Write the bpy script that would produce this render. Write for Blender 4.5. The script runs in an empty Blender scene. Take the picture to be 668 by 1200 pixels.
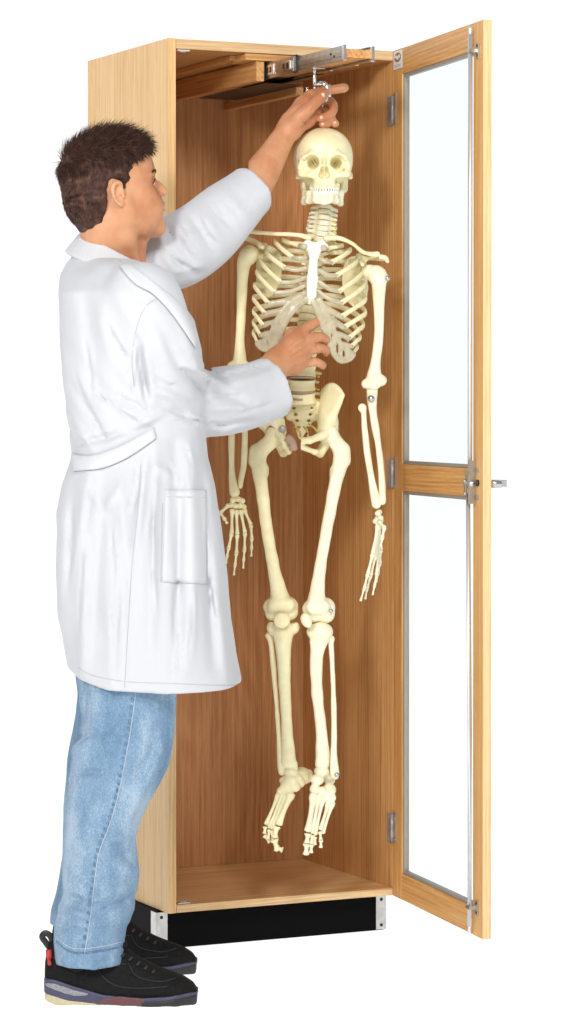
import bpy, math, random
import numpy as np
from mathutils import Vector, Matrix, noise as mnoise
random.seed(7); RNG = np.random.RandomState(7)
sc = bpy.context.scene
COL = sc.collection
PI = math.pi
# ------------------------------------------------------------------ camera
FPX, CX, HOR = 3412.25, 334.0, 519.53          # focal length, principal point of the 668 px wide photo
CAMZ, TILT = 1.2903, math.radians(-0.8058)
CT, ST = math.cos(TILT), math.sin(TILT)
cd = bpy.data.cameras.new('camera'); cam = bpy.data.objects.new('camera', cd); COL.objects.link(cam)
cam.location = (0, 0, CAMZ); cam.rotation_euler = (math.radians(90) + TILT, 0, 0)
cd.sensor_fit = 'HORIZONTAL'; cd.sensor_width = 36; cd.lens = FPX / 668 * 36
cd.shift_x = 0.0; cd.shift_y = -(600 - HOR) / 668
cd.clip_start = 0.1; cd.clip_end = 200
sc.camera = cam
# ------------------------------------------------------------------ world, lamps, exposure
WORLD_BACK, WORLD_FRONT, WORLD_BELOW = 1.10, .32, 2.6
w = bpy.data.worlds.new('World'); sc.world = w; w.use_nodes = True
bg = w.node_tree.nodes['Background']; bg.inputs[0].default_value = (1, 1, 1, 1)
# world light by direction: white backdrop, dimmer camera side, made-up glow below whitening floor
_t = w.node_tree; _c = _t.nodes.new('ShaderNodeTexCoord'); _s = _t.nodes.new('ShaderNodeSeparateXYZ'); _t.links.new(_c.outputs['Generated'], _s.inputs[0])
def _mr(src, a, b, c, d):
    m = _t.nodes.new('ShaderNodeMapRange'); m.interpolation_type = 'SMOOTHSTEP'
    for i, v in zip((1, 2, 3, 4), (a, b, c, d)): m.inputs[i].default_value = v
    _t.links.new(src, m.inputs[0]); return m.outputs[0]
_m = _t.nodes.new('ShaderNodeMath'); _m.operation = 'MAXIMUM'
_t.links.new(_mr(_s.outputs[1], .1, .75, WORLD_FRONT, WORLD_BACK), _m.inputs[0]); _t.links.new(_mr(_s.outputs[2], -.75, -.45, WORLD_BELOW, 0), _m.inputs[1])
_t.links.new(_m.outputs[0], bg.inputs[1])
def area(name, loc, target, size, power, col=(1, 1, 1)):
    l = bpy.data.lights.new(name, 'AREA'); l.shape = 'DISK'; l.size = size; l.energy = power; l.color = col
    o = bpy.data.objects.new(name, l); COL.objects.link(o); o.location = loc
    o.rotation_euler = (Vector(target) - Vector(loc)).to_track_quat('-Z', 'Y').to_euler()
    return o
area('key_lamp', (-1.6, 1.6, 3.1), (-.05, 6.9, 1.2), 0.8, 140, (1, .985, .96))
area('fill_lamp', (.9, 2.0, 4.2), (.1, 6.9, .6), 1.2, 120, (1, .99, .98))

sc.view_settings.view_transform = 'Standard'; sc.view_settings.look = 'None'
sc.view_settings.exposure = 0; sc.view_settings.gamma = 1; sc.view_settings.use_curve_mapping = False
sc.cycles.max_bounces = 8; sc.cycles.transparent_max_bounces = 12

# ------------------------------------------------------------------ helpers: pixel of the photo + distance -> point
def U(px, py, y):
    qz = (HOR - py) / FPX
    z = y * (qz * CT + ST) / (CT - qz * ST)
    return np.array([(px - CX) / FPX * (CT * y + ST * z), y, z + CAMZ])
def PX(x, y, z):
    zz = z - CAMZ; y2 = CT * y + ST * zz; z2 = -ST * y + CT * zz
    return CX + FPX * x / y2, HOR - FPX * z2 / y2

# ------------------------------------------------------------------ materials
def nt(name):
    m = bpy.data.materials.new(name); m.use_nodes = True
    t = m.node_tree; b = t.nodes['Principled BSDF']
    return m, t, b
def N(t, typ, **kw):
    n = t.nodes.new(typ)
    for k, v in kw.items():
        if k in n.inputs: n.inputs[k].default_value = v
        else: setattr(n, k, v)
    return n
def ramp(t, fac, stops):
    r = t.nodes.new('ShaderNodeValToRGB'); e = r.color_ramp.elements
    e[0].position, e[0].color = stops[0][0], (*stops[0][1], 1)
    e[1].position, e[1].color = stops[-1][0], (*stops[-1][1], 1)
    for p, c in stops[1:-1]:
        x = e.new(p); x.color = (*c, 1)
    t.links.new(fac, r.inputs[0]); return r.outputs[0]
def bump(t, b, h, strength, dist=.002):
    n = t.nodes.new('ShaderNodeBump'); n.inputs['Strength'].default_value = strength; n.inputs['Distance'].default_value = dist
    t.links.new(h, n.inputs['Height']); t.links.new(n.outputs[0], b.inputs['Normal'])
def coords(t, scale, loc=(0, 0, 0)):
    c = t.nodes.new('ShaderNodeTexCoord'); mp = t.nodes.new('ShaderNodeMapping')
    mp.inputs['Scale'].default_value = scale; mp.inputs['Location'].default_value = loc
    t.links.new(c.outputs['Object'], mp.inputs[0]); return mp.outputs[0]
def mat_plain(name, col, rough=.5, metal=0, spec=.5, noise=0, nscale=30, bstr=0, col2=None):
    m, t, b = nt(name)
    b.inputs['Base Color'].default_value = (*col, 1); b.inputs['Roughness'].default_value = rough
    b.inputs['Metallic'].default_value = metal; b.inputs['Specular IOR Level'].default_value = spec
    if noise or bstr:
        n = N(t, 'ShaderNodeTexNoise', Scale=nscale, Detail=6.0, Roughness=.6)
        t.links.new(coords(t, (1, 1, 1)), n.inputs[0])
        if noise:
            c2 = col2 or tuple(x * (1 - noise) for x in col)
            t.links.new(ramp(t, n.outputs[0], [(.35, c2), (.65, col)]), b.inputs['Base Color'])
        if bstr: bump(t, b, n.outputs[0], bstr)
    return m
def mat_wood(name, axis, dark, mid, light, seed=0, cathedral=.5, rough=.42):
    m, t, b = nt(name)
    def sc3(across, along): s = [across] * 3; s[axis] = along; return tuple(s)
    o = (seed * 3.7, seed * 1.3, seed * 2.1)
    # growth rings as wandering thin lines, fine fibre, pores, slow board tone
    def noise(sc, al, det, ro):
        n = N(t, 'ShaderNodeTexNoise', Scale=1.0, Detail=det, Roughness=ro); t.links.new(coords(t, sc3(sc, al), o), n.inputs[0]); return n.outputs[0]
    def ma(op, a, b, c=None):
        n = t.nodes.new('ShaderNodeMath'); n.operation = op
        for i, v in enumerate((a, b, c)):
            if v is None: continue
            if isinstance(v, (int, float)): n.inputs[i].default_value = v
            else: t.links.new(v, n.inputs[i])
        return n.outputs[0]
    sx = t.nodes.new('ShaderNodeSeparateXYZ'); t.links.new(coords(t, (1, 1, 1), o), sx.inputs[0])
    ac = [sx.outputs[i] for i in range(3) if i != axis]
    across = ma('ADD', ac[0], ac[1])
    warp = noise(4.5, .75, 2.0, .5)
    ph = ma('MULTIPLY_ADD', warp, 34.0 * cathedral + 6, ma('MULTIPLY', across, 330.0 * (1.15 - cathedral)))
    ring = ma('SINE', ma('MULTIPLY', ph, 2.4), None)
    fib = noise(150, 3.0, 5.0, .7); pore = noise(520, 22, 1.0, .5); slow = noise(9, .35, 2.0, .5)
    s1 = ma('MULTIPLY_ADD', ring, .055, fib); s2 = ma('MULTIPLY_ADD', slow, .42, s1)
    class _o: outputs = [ma('MULTIPLY_ADD', pore, .30, s2)]
    s3 = _o
    t.links.new(ramp(t, s3.outputs[0], [(.60, dark), (.84, mid), (1.0, light)]), b.inputs['Base Color'])
    b.inputs['Roughness'].default_value = rough; b.inputs['Specular IOR Level'].default_value = .35
    bump(t, b, s3.outputs[0], .12, .0006)
    return m
OD, OM, OL = (.42, .19, .062), (.62, .32, .115), (.70, .41, .17)
M_oak_z = mat_wood('oak_vertical_grain', 2, OD, OM, OL, 1)
M_oak_side = mat_wood('oak_side_panel', 2, (.60, .345, .140), (.78, .490, .220), (.85, .585, .295), 2, .25)
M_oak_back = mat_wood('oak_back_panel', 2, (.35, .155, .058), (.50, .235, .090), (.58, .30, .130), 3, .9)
M_oak_x = mat_wood('oak_horizontal_grain', 0, OD, OM, OL, 4)
M_oak_floor = mat_wood('oak_floor_panel', 0, (.44, .23, .09), (.66, .39, .17), (.74, .48, .25), 14, .5)  # lighter copy of horizontal oak; stands in for light reaching the bottom panel
M_oak_edge = mat_wood('oak_edge_band', 0, (.50, .30, .13), (.66, .43, .21), (.74, .53, .30), 5, .3)
M_oak_y = mat_wood('oak_depth_grain', 1, OD, OM, OL, 6)
M_oak_door = mat_wood('oak_door_stile', 2, (.50, .22, .065), (.69, .355, .115), (.76, .45, .17), 8, .2)
M_oak_rail = mat_wood('oak_door_rail', 0, (.50, .22, .065), (.69, .355, .115), (.76, .45, .17), 9, .3)
M_oak_dedge = mat_wood('oak_door_edge', 2, (.60, .38, .15), (.76, .54, .26), (.82, .62, .34), 10, .2)
M_black = mat_plain('black_laminate', (.003, .003, .0035), .6, spec=.06)
M_steel = mat_plain('zinc_steel', (.62, .62, .60), .32, 1, noise=.2, nscale=60)
M_chrome = mat_plain('chrome', (.82, .83, .84), .24, 1)
M_alu = mat_plain('aluminium_rod', (.80, .81, .82), .38, .75)
M_hinge = mat_plain('hinge_steel', (.50, .45, .41), .45, .45, noise=.35, nscale=50)
M_darkmetal = mat_plain('dark_slide_grease', (.03, .03, .032), .4, .6)
M_gasket = mat_plain('grey_glazing_strip', (.32, .30, .27), .5)
M_white = mat_plain('white_plastic', (.80, .80, .80), .4)
M_logo = mat_plain('brown_print', (.30, .17, .09), .5)
M_print = mat_plain('grey_blue_print', (.38, .42, .50), .5)
M_screw = mat_plain('screw_head', (.55, .55, .54), .25, 1)
M_bone = mat_plain('ivory_bone_plastic', (.91, .84, .55), .40, noise=1, nscale=34, col2=(.84, .74, .43), bstr=.35)
M_bonew = mat_plain('pale_lit_bone_plastic', (.95, .91, .69), .40, noise=1, nscale=34, col2=(.88, .81, .56), bstr=.35)  # paler copy of the bone colour; light painted into limbs on camera right
M_boned = mat_plain('ivory_bone_deep', (.70, .60, .34), .5)
M_cart = mat_plain('rib_cartilage_plastic', (.56, .49, .33), .28, noise=.2, nscale=60)
M_disc = mat_plain('spinal_disc_rubber', (.45, .30, .20), .5)
M_nerve = mat_plain('yellow_nerve_root', (.72, .58, .16), .45)
M_teeth = mat_plain('teeth_enamel', (.86, .85, .76), .25)
# skin
def mat_skin(name, a, b2, c, scale=9):
    m, t, b = nt(name)
    n = N(t, 'ShaderNodeTexNoise', Scale=scale, Detail=4.0, Roughness=.6); t.links.new(coords(t, (1, 1, 1)), n.inputs[0])
    t.links.new(ramp(t, n.outputs[0], [(.3, a), (.5, b2), (.7, c)]), b.inputs['Base Color'])
    f = N(t, 'ShaderNodeTexNoise', Scale=160.0, Detail=6.0, Roughness=.7); t.links.new(coords(t, (1, 1, 1)), f.inputs[0]); bump(t, b, f.outputs[0], .35, .0012)
    b.inputs['Roughness'].default_value = .46; b.inputs['Specular IOR Level'].default_value = .4
    b.inputs['Subsurface Weight'].default_value = .12; b.inputs['Subsurface Radius'].default_value = (.012, .004, .002); b.inputs['Subsurface Scale'].default_value = .6
    return m
M_skin = mat_skin('tanned_skin', (.48, .19, .088), (.61, .285, .145), (.68, .36, .20))
M_lip = mat_plain('lip_skin', (.48, .16, .12), .4)
M_nail = mat_plain('fingernail', (.72, .45, .36), .25)
M_eye = mat_plain('eye_white', (.8, .78, .74), .15)
M_iris = mat_plain('iris', (.06, .04, .02), .1)
def mat_hair():
    m, t, b = nt('dark_brown_hair')
    n = N(t, 'ShaderNodeTexNoise', Scale=60.0, Detail=3.0); t.links.new(coords(t, (1, 1, 1)), n.inputs[0])
    t.links.new(ramp(t, n.outputs[0], [(.3, (.030, .013, .009)), (.55, (.07, .030, .020)), (.75, (.14, .066, .043))]), b.inputs['Base Color'])
    b.inputs['Roughness'].default_value = .6; b.inputs['Specular IOR Level'].default_value = .25
    return m
M_hair = mat_hair()
def mat_cloth(name, col, col2, weave=900, bs=.25, rough=.85, blot=6):
    m, t, b = nt(name)
    n = N(t, 'ShaderNodeTexNoise', Scale=float(blot), Detail=4.0, Roughness=.6); t.links.new(coords(t, (1, 1, 1)), n.inputs[0])
    t.links.new(ramp(t, n.outputs[0], [(.35, col2), (.65, col)]), b.inputs['Base Color'])
    f = N(t, 'ShaderNodeTexNoise', Scale=float(weave), Detail=2.0); t.links.new(coords(t, (1, 1, .45)), f.inputs[0])
    g = N(t, 'ShaderNodeTexNoise', Scale=22.0, Detail=5.0, Roughness=.6); t.links.new(coords(t, (1, 1, .6)), g.inputs[0])
    a = N(t, 'ShaderNodeMath', operation='MULTIPLY_ADD'); a.inputs[1].default_value = .15; t.links.new(f.outputs[0], a.inputs[0]); t.links.new(g.outputs[0], a.inputs[2])
    bump(t, b, a.outputs[0], bs, .004)
    b.inputs['Roughness'].default_value = rough; b.inputs['Sheen Weight'].default_value = .15; b.inputs['Specular IOR Level'].default_value = .2
    return m
M_coat = mat_cloth('white_cotton', (.61, .625, .655), (.595, .61, .64), 1200, .4)
M_coat2 = mat_cloth('white_cotton_trim', (.65, .66, .685), (.635, .645, .67), 1200, .2)
M_thread = mat_plain('seam_thread', (.48, .49, .53), .8)
def mat_denim():
    m, t, b = nt('washed_denim')
    n = N(t, 'ShaderNodeTexNoise', Scale=11.0, Detail=6.0, Roughness=.65); t.links.new(coords(t, (1, 1, .35)), n.inputs[0])
    f = N(t, 'ShaderNodeTexNoise', Scale=420.0, Detail=3.0, Roughness=.7); t.links.new(coords(t, (1, 1, .5)), f.inputs[0])
    a = N(t, 'ShaderNodeMath', operation='MULTIPLY_ADD'); a.inputs[1].default_value = .7; t.links.new(f.outputs[0], a.inputs[0]); t.links.new(n.outputs[0], a.inputs[2])
    t.links.new(ramp(t, a.outputs[0], [(.62, (.12, .215, .34)), (.85, (.22, .335, .465)), (1.0, (.38, .49, .60))]), b.inputs['Base Color'])
    bump(t, b, a.outputs[0], .35, .0018)
    b.inputs['Roughness'].default_value = .9; b.inputs['Specular IOR Level'].default_value = .15
    return m
M_denim = mat_denim()
M_denimd = mat_plain('denim_seam', (.16, .30, .47), .9, noise=.5, nscale=90, bstr=.3)
M_suede = mat_plain('black_suede', (.012, .011, .011), .8, spec=.2, noise=.5, nscale=120, bstr=.3)
M_leather = mat_plain('black_leather_trim', (.010, .010, .011), .42, noise=.2, nscale=120)
M_sole = mat_plain('slate_purple_rubber', (.065, .065, .12), .45, noise=.2, nscale=40)
M_soleg = mat_plain('speckled_grey_rubber', (.38, .38, .42), .5, noise=.6, nscale=400)
M_solered = mat_plain('dark_red_rubber', (.13, .045, .05), .45)
M_outsole = mat_plain('cream_outsole', (.60, .52, .33), .5, noise=.2, nscale=50)
M_solek = mat_plain('black_rubber', (.018, .017, .018), .5)
M_redtab = mat_plain('red_tab', (.45, .02, .02), .5)
M_lace = mat_plain('dark_lace', (.035, .033, .032), .8)
M_greysock = mat_plain('grey_lace_tip', (.35, .33, .32), .7)
def mat_glass():
    m, t, b = nt('door_glass')
    out = [n for n in t.nodes if n.type == 'OUTPUT_MATERIAL'][0]
    tr = N(t, 'ShaderNodeBsdfTransparent'); tr.inputs[0].default_value = (.962, .998, 1, 1)
    gl = N(t, 'ShaderNodeBsdfGlossy'); gl.inputs['Roughness'].default_value = .02
    mx = N(t, 'ShaderNodeMixShader'); mx.inputs[0].default_value = .03; t.links.new(tr.outputs[0], mx.inputs[1]); t.links.new(gl.outputs[0], mx.inputs[2])
    t.links.new(mx.outputs[0], out.inputs[0]); t.nodes.remove(b); return m
M_glass = mat_glass()
def mat_floor():
    m, t, b = nt('backlit_white_floor')  # made translucent so the light added from below washes out contact shadows
    out = [n for n in t.nodes if n.type == 'OUTPUT_MATERIAL'][0]
    d = N(t, 'ShaderNodeBsdfDiffuse'); d.inputs[0].default_value = (.96, .96, .96, 1)
    tr = N(t, 'ShaderNodeBsdfTranslucent'); tr.inputs[0].default_value = (.97, .97, .97, 1)
    mx = N(t, 'ShaderNodeMixShader'); mx.inputs[0].default_value = .5
    t.links.new(d.outputs[0], mx.inputs[1]); t.links.new(tr.outputs[0], mx.inputs[2]); t.links.new(mx.outputs[0], out.inputs[0]); t.nodes.remove(b)
    return m
M_floor = mat_floor()

# ------------------------------------------------------------------ objects
def link(name, verts, faces, mat, parent=None, smooth=False):
    v = np.asarray(verts, float)
    me = bpy.data.meshes.new(name)
    me.from_pydata(v.tolist(), [], faces if isinstance(faces, list) else faces.tolist())
    me.materials.append(mat)
    if smooth: me.polygons.foreach_set('use_smooth', [True] * len(me.polygons))
    me.update()
    o = bpy.data.objects.new(name, me); COL.objects.link(o)
    if parent is not None:
        o.parent = parent
    return o
def root(name, loc, rz, label, cat):
    o = bpy.data.objects.new(name, None); COL.objects.link(o); o.location = loc; o.rotation_euler = (0, 0, rz)
    o.empty_display_size = .1; o['label'] = label; o['category'] = cat
    return o
class MB:
    """collects primitives into one mesh"""
    def __init__(s): s.v = []; s.f = []
    def add(s, v, f):
        n = len(s.v); s.v += [tuple(map(float, p)) for p in v]; s.f += [tuple(int(i) + n for i in q) for q in f]; return s
    def box(s, lo, hi, bev=.0):
        x0, y0, z0 = lo; x1, y1, z1 = hi
        if bev <= 0:
            v = [(x0, y0, z0), (x1, y0, z0), (x1, y1, z0), (x0, y1, z0), (x0, y0, z1), (x1, y0, z1), (x1, y1, z1), (x0, y1, z1)]
            return s.add(v, [(0, 3, 2, 1), (4, 5, 6, 7), (0, 1, 5, 4), (1, 2, 6, 5), (2, 3, 7, 6), (3, 0, 4, 7)])
        import bmesh
        bm = bmesh.new(); bmesh.ops.create_cube(bm, size=1)
        for q in bm.verts: q.co = Vector(((x0 + x1) / 2 + q.co.x * (x1 - x0), (y0 + y1) / 2 + q.co.y * (y1 - y0), (z0 + z1) / 2 + q.co.z * (z1 - z0)))
        bmesh.ops.bevel(bm, geom=bm.edges[:], offset=bev, segments=2, profile=.7, affect='EDGES')
        bm.verts.index_update(); s.add([q.co[:] for q in bm.verts], [[q.index for q in f.verts] for f in bm.faces]); bm.free(); return s
    def tube(s, pts, rad, seg=10, flat=None, up=(0, 0, 1), caps=True, closed=False):
        """swept tube; rad scalar or list; flat=(ru, rv) factor of the section along side / up"""
        P = np.asarray(pts, float); n = len(P); R = np.full(n, rad) if np.isscalar(rad) else np.asarray(rad, float)
        T = np.gradient(P, axis=0) if not closed else np.roll(P, -1, 0) - np.roll(P, 1, 0)
        T /= np.linalg.norm(T, axis=1)[:, None] + 1e-12
        upv = np.array(up, float); v = []; f = []
        fu, fv = flat or (1, 1)
        for i in range(n):
            a = np.cross(T[i], upv)
            if np.linalg.norm(a) < 1e-3: a = np.cross(T[i], (0.0, 1.0, 0.1))
            a /= np.linalg.norm(a); b = np.cross(a, T[i])
            for k in range(seg):
                t = 2 * PI * k / seg; v.append(P[i] + R[i] * (fu * math.cos(t) * a + fv * math.sin(t) * b))
        m = n if closed else n - 1
        for i in range(m):
            j = (i + 1) % n
            for k in range(seg): f.append((i * seg + k, i * seg + (k + 1) % seg, j * seg + (k + 1) % seg, j * seg + k))
        if caps and not closed: f.append(tuple(range(seg))[::-1]); f.append(tuple((n - 1) * seg + k for k in range(seg)))
        return s.add(v, f)
    def cyl(s, a, b, r, seg=16): return s.tube([a, b], r, seg, up=(0.13, .2, 1) if abs(np.asarray(b, float)[2] - a[2]) < 1e-6 else (1, 0, 0))
    def ball(s, c, r, seg=12):
        r = (r, r, r) if np.isscalar(r) else r; v = []; f = []; n = seg // 2
        for i in range(n + 1):
            a = PI * i / n
            for k in range(seg):
                t = 2 * PI * k / seg; v.append((c[0] + r[0] * math.sin(a) * math.cos(t), c[1] + r[1] * math.sin(a) * math.sin(t), c[2] + r[2] * math.cos(a)))
        for i in range(n):
            for k in range(seg): f.append((i * seg + k, (i + 1) * seg + k, (i + 1) * seg + (k + 1) % seg, i * seg + (k + 1) % seg))
        return s.add(v, f)
    def build(s, name, mat, parent=None, smooth=False, rel=None):
        v = np.array(s.v)
        if rel is not None: v = v - np.array(rel)
        return link(name, v, s.f, mat, parent, smooth)
def catmull(P, n=8):
    P = [np.array(p, float) for p in P]; P = [2 * P[0] - P[1]] + P + [2 * P[-1] - P[-2]]; out = []
    for i in range(1, len(P) - 2):
        for k in range(n):
            t = k / n
            out.append(.5 * (2 * P[i] + (P[i + 1] - P[i - 1]) * t + (2 * P[i - 1] - 5 * P[i] + 4 * P[i + 1] - P[i + 2]) * t * t + (3 * P[i] - P[i - 1] - 3 * P[i + 1] + P[i + 2]) * t ** 3))
    out.append(P[-2]); return np.array(out)

# ------------------------------------------------------------------ small signed-distance sculpting kit (numpy, surface nets)
def rotm(rx=0, ry=0, rz=0):
    return np.array(Matrix.Rotation(rz, 3, 'Z') @ Matrix.Rotation(ry, 3, 'Y') @ Matrix.Rotation(rx, 3, 'X'))
class SDF:
    def __init__(s, lo, hi, h):
        s.h = h; s.lo = np.array(lo, float); s.n = np.ceil((np.array(hi, float) - s.lo) / h).astype(int) + 1
        s.ax = [s.lo[i] + h * np.arange(s.n[i]) for i in range(3)]
        s.F = np.full(s.n, .5, np.float32)
    def grid(s, lo=None, hi=None):
        sl = []
        for i in range(3):
            a = 0 if lo is None else max(0, int(math.floor((lo[i] - s.lo[i]) / s.h))); b = s.n[i] if hi is None else min(s.n[i], int(math.ceil((hi[i] - s.lo[i]) / s.h)) + 1)
            if b <= a: return None, None
            sl.append(slice(a, b))
        X = s.ax[0][sl[0]][:, None, None]; Y = s.ax[1][sl[1]][None, :, None]; Z = s.ax[2][sl[2]][None, None, :]
        return tuple(sl), (X, Y, Z)
    def op(s, lo, hi, fn, k=0, sub=False, isect=False):
        pad = k + 3 * s.h
        sl, G = s.grid(np.array(lo) - pad, np.array(hi) + pad) if lo is not None else s.grid()
        if sl is None: return s
        d = fn(*G); F = s.F[sl]
        if sub: a, b = -F, d
        elif isect: a, b = -F, -d
        else: a, b = F, d
        r = np.minimum(a, b)
        if k > 0:
            hh = np.maximum(k - np.abs(a - b), 0) / k; r = r - hh * hh * k * .25
        s.F[sl] = -r if (sub or isect) else r
        return s
    def cap(s, a, b, ra, rb=None, k=0, sub=False, sy=1.0):
        """round cone; sy<1 flattens... (depth scale)"""
        rb = ra if rb is None else rb; a = np.array(a, float); b = np.array(b, float); ab = b - a; L2 = ab @ ab + 1e-12; R = max(ra, rb)
        def fn(X, Y, Z):
            x, y, z = X - a[0], Y - a[1], Z - a[2]
            t = np.clip((x * ab[0] + y * ab[1] + z * ab[2]) / L2, 0, 1)
            return np.sqrt((x - t * ab[0]) ** 2 + ((y - t * ab[1]) / sy) ** 2 + (z - t * ab[2]) ** 2) - (ra + (rb - ra) * t)
        return s.op(np.minimum(a, b) - R, np.maximum(a, b) + R, fn, k, sub)
    def chain(s, pts, rad, k=0, sub=False, smooth=0, sy=1.0):
        if smooth:
            R = np.array(rad, float); Q = catmull([np.append(np.array(p, float), r) for p, r in zip(pts, R)], smooth); pts = Q[:, :3]; rad = Q[:, 3]
        for i in range(len(pts) - 1): s.cap(pts[i], pts[i + 1], rad[i], rad[i + 1], k, sub, sy)
        return s
    def ell(s, c, r, R=None, k=0, sub=False):
        c = np.array(c, float); r = np.array(r, float); m = r.max()
        def fn(X, Y, Z):
            x, y, z = X - c[0], Y - c[1], Z - c[2]
            if R is not None: x, y, z = R[0, 0] * x + R[1, 0] * y + R[2, 0] * z, R[0, 1] * x + R[1, 1] * y + R[2, 1] * z, R[0, 2] * x + R[1, 2] * y + R[2, 2] * z
            k0 = np.sqrt((x / r[0]) ** 2 + (y / r[1]) ** 2 + (z / r[2]) ** 2); k1 = np.sqrt((x / r[0] ** 2) ** 2 + (y / r[1] ** 2) ** 2 + (z / r[2] ** 2) ** 2) + 1e-9
            return k0 * (k0 - 1) / k1
        return s.op(c - m, c + m, fn, k, sub)
    def box(s, c, hf, rd=.003, R=None, k=0, sub=False):
        c = np.array(c, float); hf = np.array(hf, float); m = np.linalg.norm(hf)
        def fn(X, Y, Z):
            x, y, z = X - c[0], Y - c[1], Z - c[2]
            if R is not None: x, y, z = R[0, 0] * x + R[1, 0] * y + R[2, 0] * z, R[0, 1] * x + R[1, 1] * y + R[2, 1] * z, R[0, 2] * x + R[1, 2] * y + R[2, 2] * z
            q = [np.abs(v) - (e - rd) for v, e in zip((x, y, z), hf)]
            return np.sqrt(sum(np.maximum(v, 0) ** 2 for v in q)) + np.minimum(np.maximum(np.maximum(q[0], q[1]), q[2]), 0) - rd
        return s.op(c - m, c + m, fn, k, sub)
    def half(s, p, n, k=0, lo=None, hi=None):
        """cut away everything on the n side of the plane through p"""
        n = np.array(n, float); n /= np.linalg.norm(n); p = np.array(p)
        return s.op(lo, hi, lambda X, Y, Z: -((X - p[0]) * n[0] + (Y - p[1]) * n[1] + (Z - p[2]) * n[2]), k, sub=True)
    def near(s, w=.03):
        idx = np.argwhere(np.abs(s.F) < w); P = s.lo + idx * s.h
        return idx, P
    def disp(s, fn, w=.03):
        idx, P = s.near(w); d = fn(P); s.F[idx[:, 0], idx[:, 1], idx[:, 2]] -= d.astype(np.float32); return s
    def mesh(s):
        F = s.F; ins = F < 0; nx, ny, nz = F.shape
        c = [ins[i:nx - 1 + i, j:ny - 1 + j, k:nz - 1 + k] for i in (0, 1) for j in (0, 1) for k in (0, 1)]
        cnt = sum(x.astype(np.int8) for x in c); act = (cnt > 0) & (cnt < 8)
        idx = np.argwhere(act); ids = np.full(act.shape, -1, np.int64); ids[act] = np.arange(len(idx))
        acc = np.zeros((len(idx), 3)); num = np.zeros(len(idx))
        cor = [(i, j, k) for i in (0, 1) for j in (0, 1) for k in (0, 1)]
        for a in cor:
            for axi in range(3):
                if a[axi] == 1: continue
                b = list(a); b[axi] = 1
                fa = F[idx[:, 0] + a[0], idx[:, 1] + a[1], idx[:, 2] + a[2]]; fb = F[idx[:, 0] + b[0], idx[:, 1] + b[1], idx[:, 2] + b[2]]
                m = (fa < 0) != (fb < 0); t = np.where(m, fa / np.where(m, fa - fb, 1), 0)
                p = np.tile(np.array(a, float), (len(idx), 1)); p[:, axi] += t
                acc[m] += p[m]; num[m] += 1
        V = s.lo + (idx + acc / num[:, None]) * s.h
        Q = []
        for axi in range(3):
            o = [0, 1, 2]; o.remove(axi); u, v = o
            sa = [slice(None)] * 3; sb = [slice(None)] * 3; sa[axi] = slice(0, -1); sb[axi] = slice(1, None)
            A = ins[tuple(sa)]; B = ins[tuple(sb)]; d = A != B
            e = np.argwhere(d); e = e[(e[:, u] > 0) & (e[:, v] > 0) & (e[:, u] < F.shape[u] - 1) & (e[:, v] < F.shape[v] - 1)]
            du = np.zeros(3, int); dv = np.zeros(3, int); du[u] = 1; dv[v] = 1
            g = lambda q: ids[q[:, 0], q[:, 1], q[:, 2]]
            q = np.stack([g(e - du - dv), g(e - dv), g(e), g(e - du)], 1)
            fl = A[e[:, 0], e[:, 1], e[:, 2]]
            if axi == 1: fl = ~fl
            q[~fl] = q[~fl][:, ::-1]; Q.append(q)
        Q = np.concatenate(Q); Q = Q[(Q >= 0).all(1)]
        return V, Q
    def build(s, name, mat, parent=None, rel=None, relax=1):
        V, Q = s.mesh()
        V = relaxed(V, Q, relax)
        if rel is not None: V = V - np.array(rel)
        return link(name, V, Q, mat, parent, True)
    def val(s, P):
        g = (np.atleast_2d(P) - s.lo) / s.h; g = np.clip(g, 0, s.n - 1.001); i = g.astype(int); f = g - i; r = 0
        for a in (0, 1):
            for b in (0, 1):
                for c in (0, 1):
                    wgt = (f[:, 0] if a else 1 - f[:, 0]) * (f[:, 1] if b else 1 - f[:, 1]) * (f[:, 2] if c else 1 - f[:, 2])
                    r = r + wgt * s.F[i[:, 0] + a, i[:, 1] + b, i[:, 2] + c]
        return r
    def surf(s, px, py, off=0.0, y0=None, y1=None):
        """first surface point of the sculpt along the line of sight through a photo pixel"""
        y0 = s.ax[1][0] if y0 is None else y0; y1 = s.ax[1][-1] if y1 is None else y1
        ys = np.arange(y0, y1, s.h * .5); P = np.array([U(px, py, y) for y in ys]); v = s.val(P) - off
        k = np.argmax(v < 0)
        if v[k] >= 0: return None
        if k == 0: return P[0]
        t = v[k - 1] / (v[k - 1] - v[k]); return P[k - 1] + (P[k] - P[k - 1]) * t
def relaxed(V, Q, it, lam=.5):
    for _ in range(it):
        acc = np.zeros_like(V); n = np.zeros(len(V))
        for a, b in ((0, 1), (1, 2), (2, 3), (3, 0)):
            np.add.at(acc, Q[:, a], V[Q[:, b]]); np.add.at(n, Q[:, a], 1); np.add.at(acc, Q[:, b], V[Q[:, a]]); np.add.at(n, Q[:, b], 1)
        V = V + lam * (acc / np.maximum(n, 1)[:, None] - V)
    return V
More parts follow.
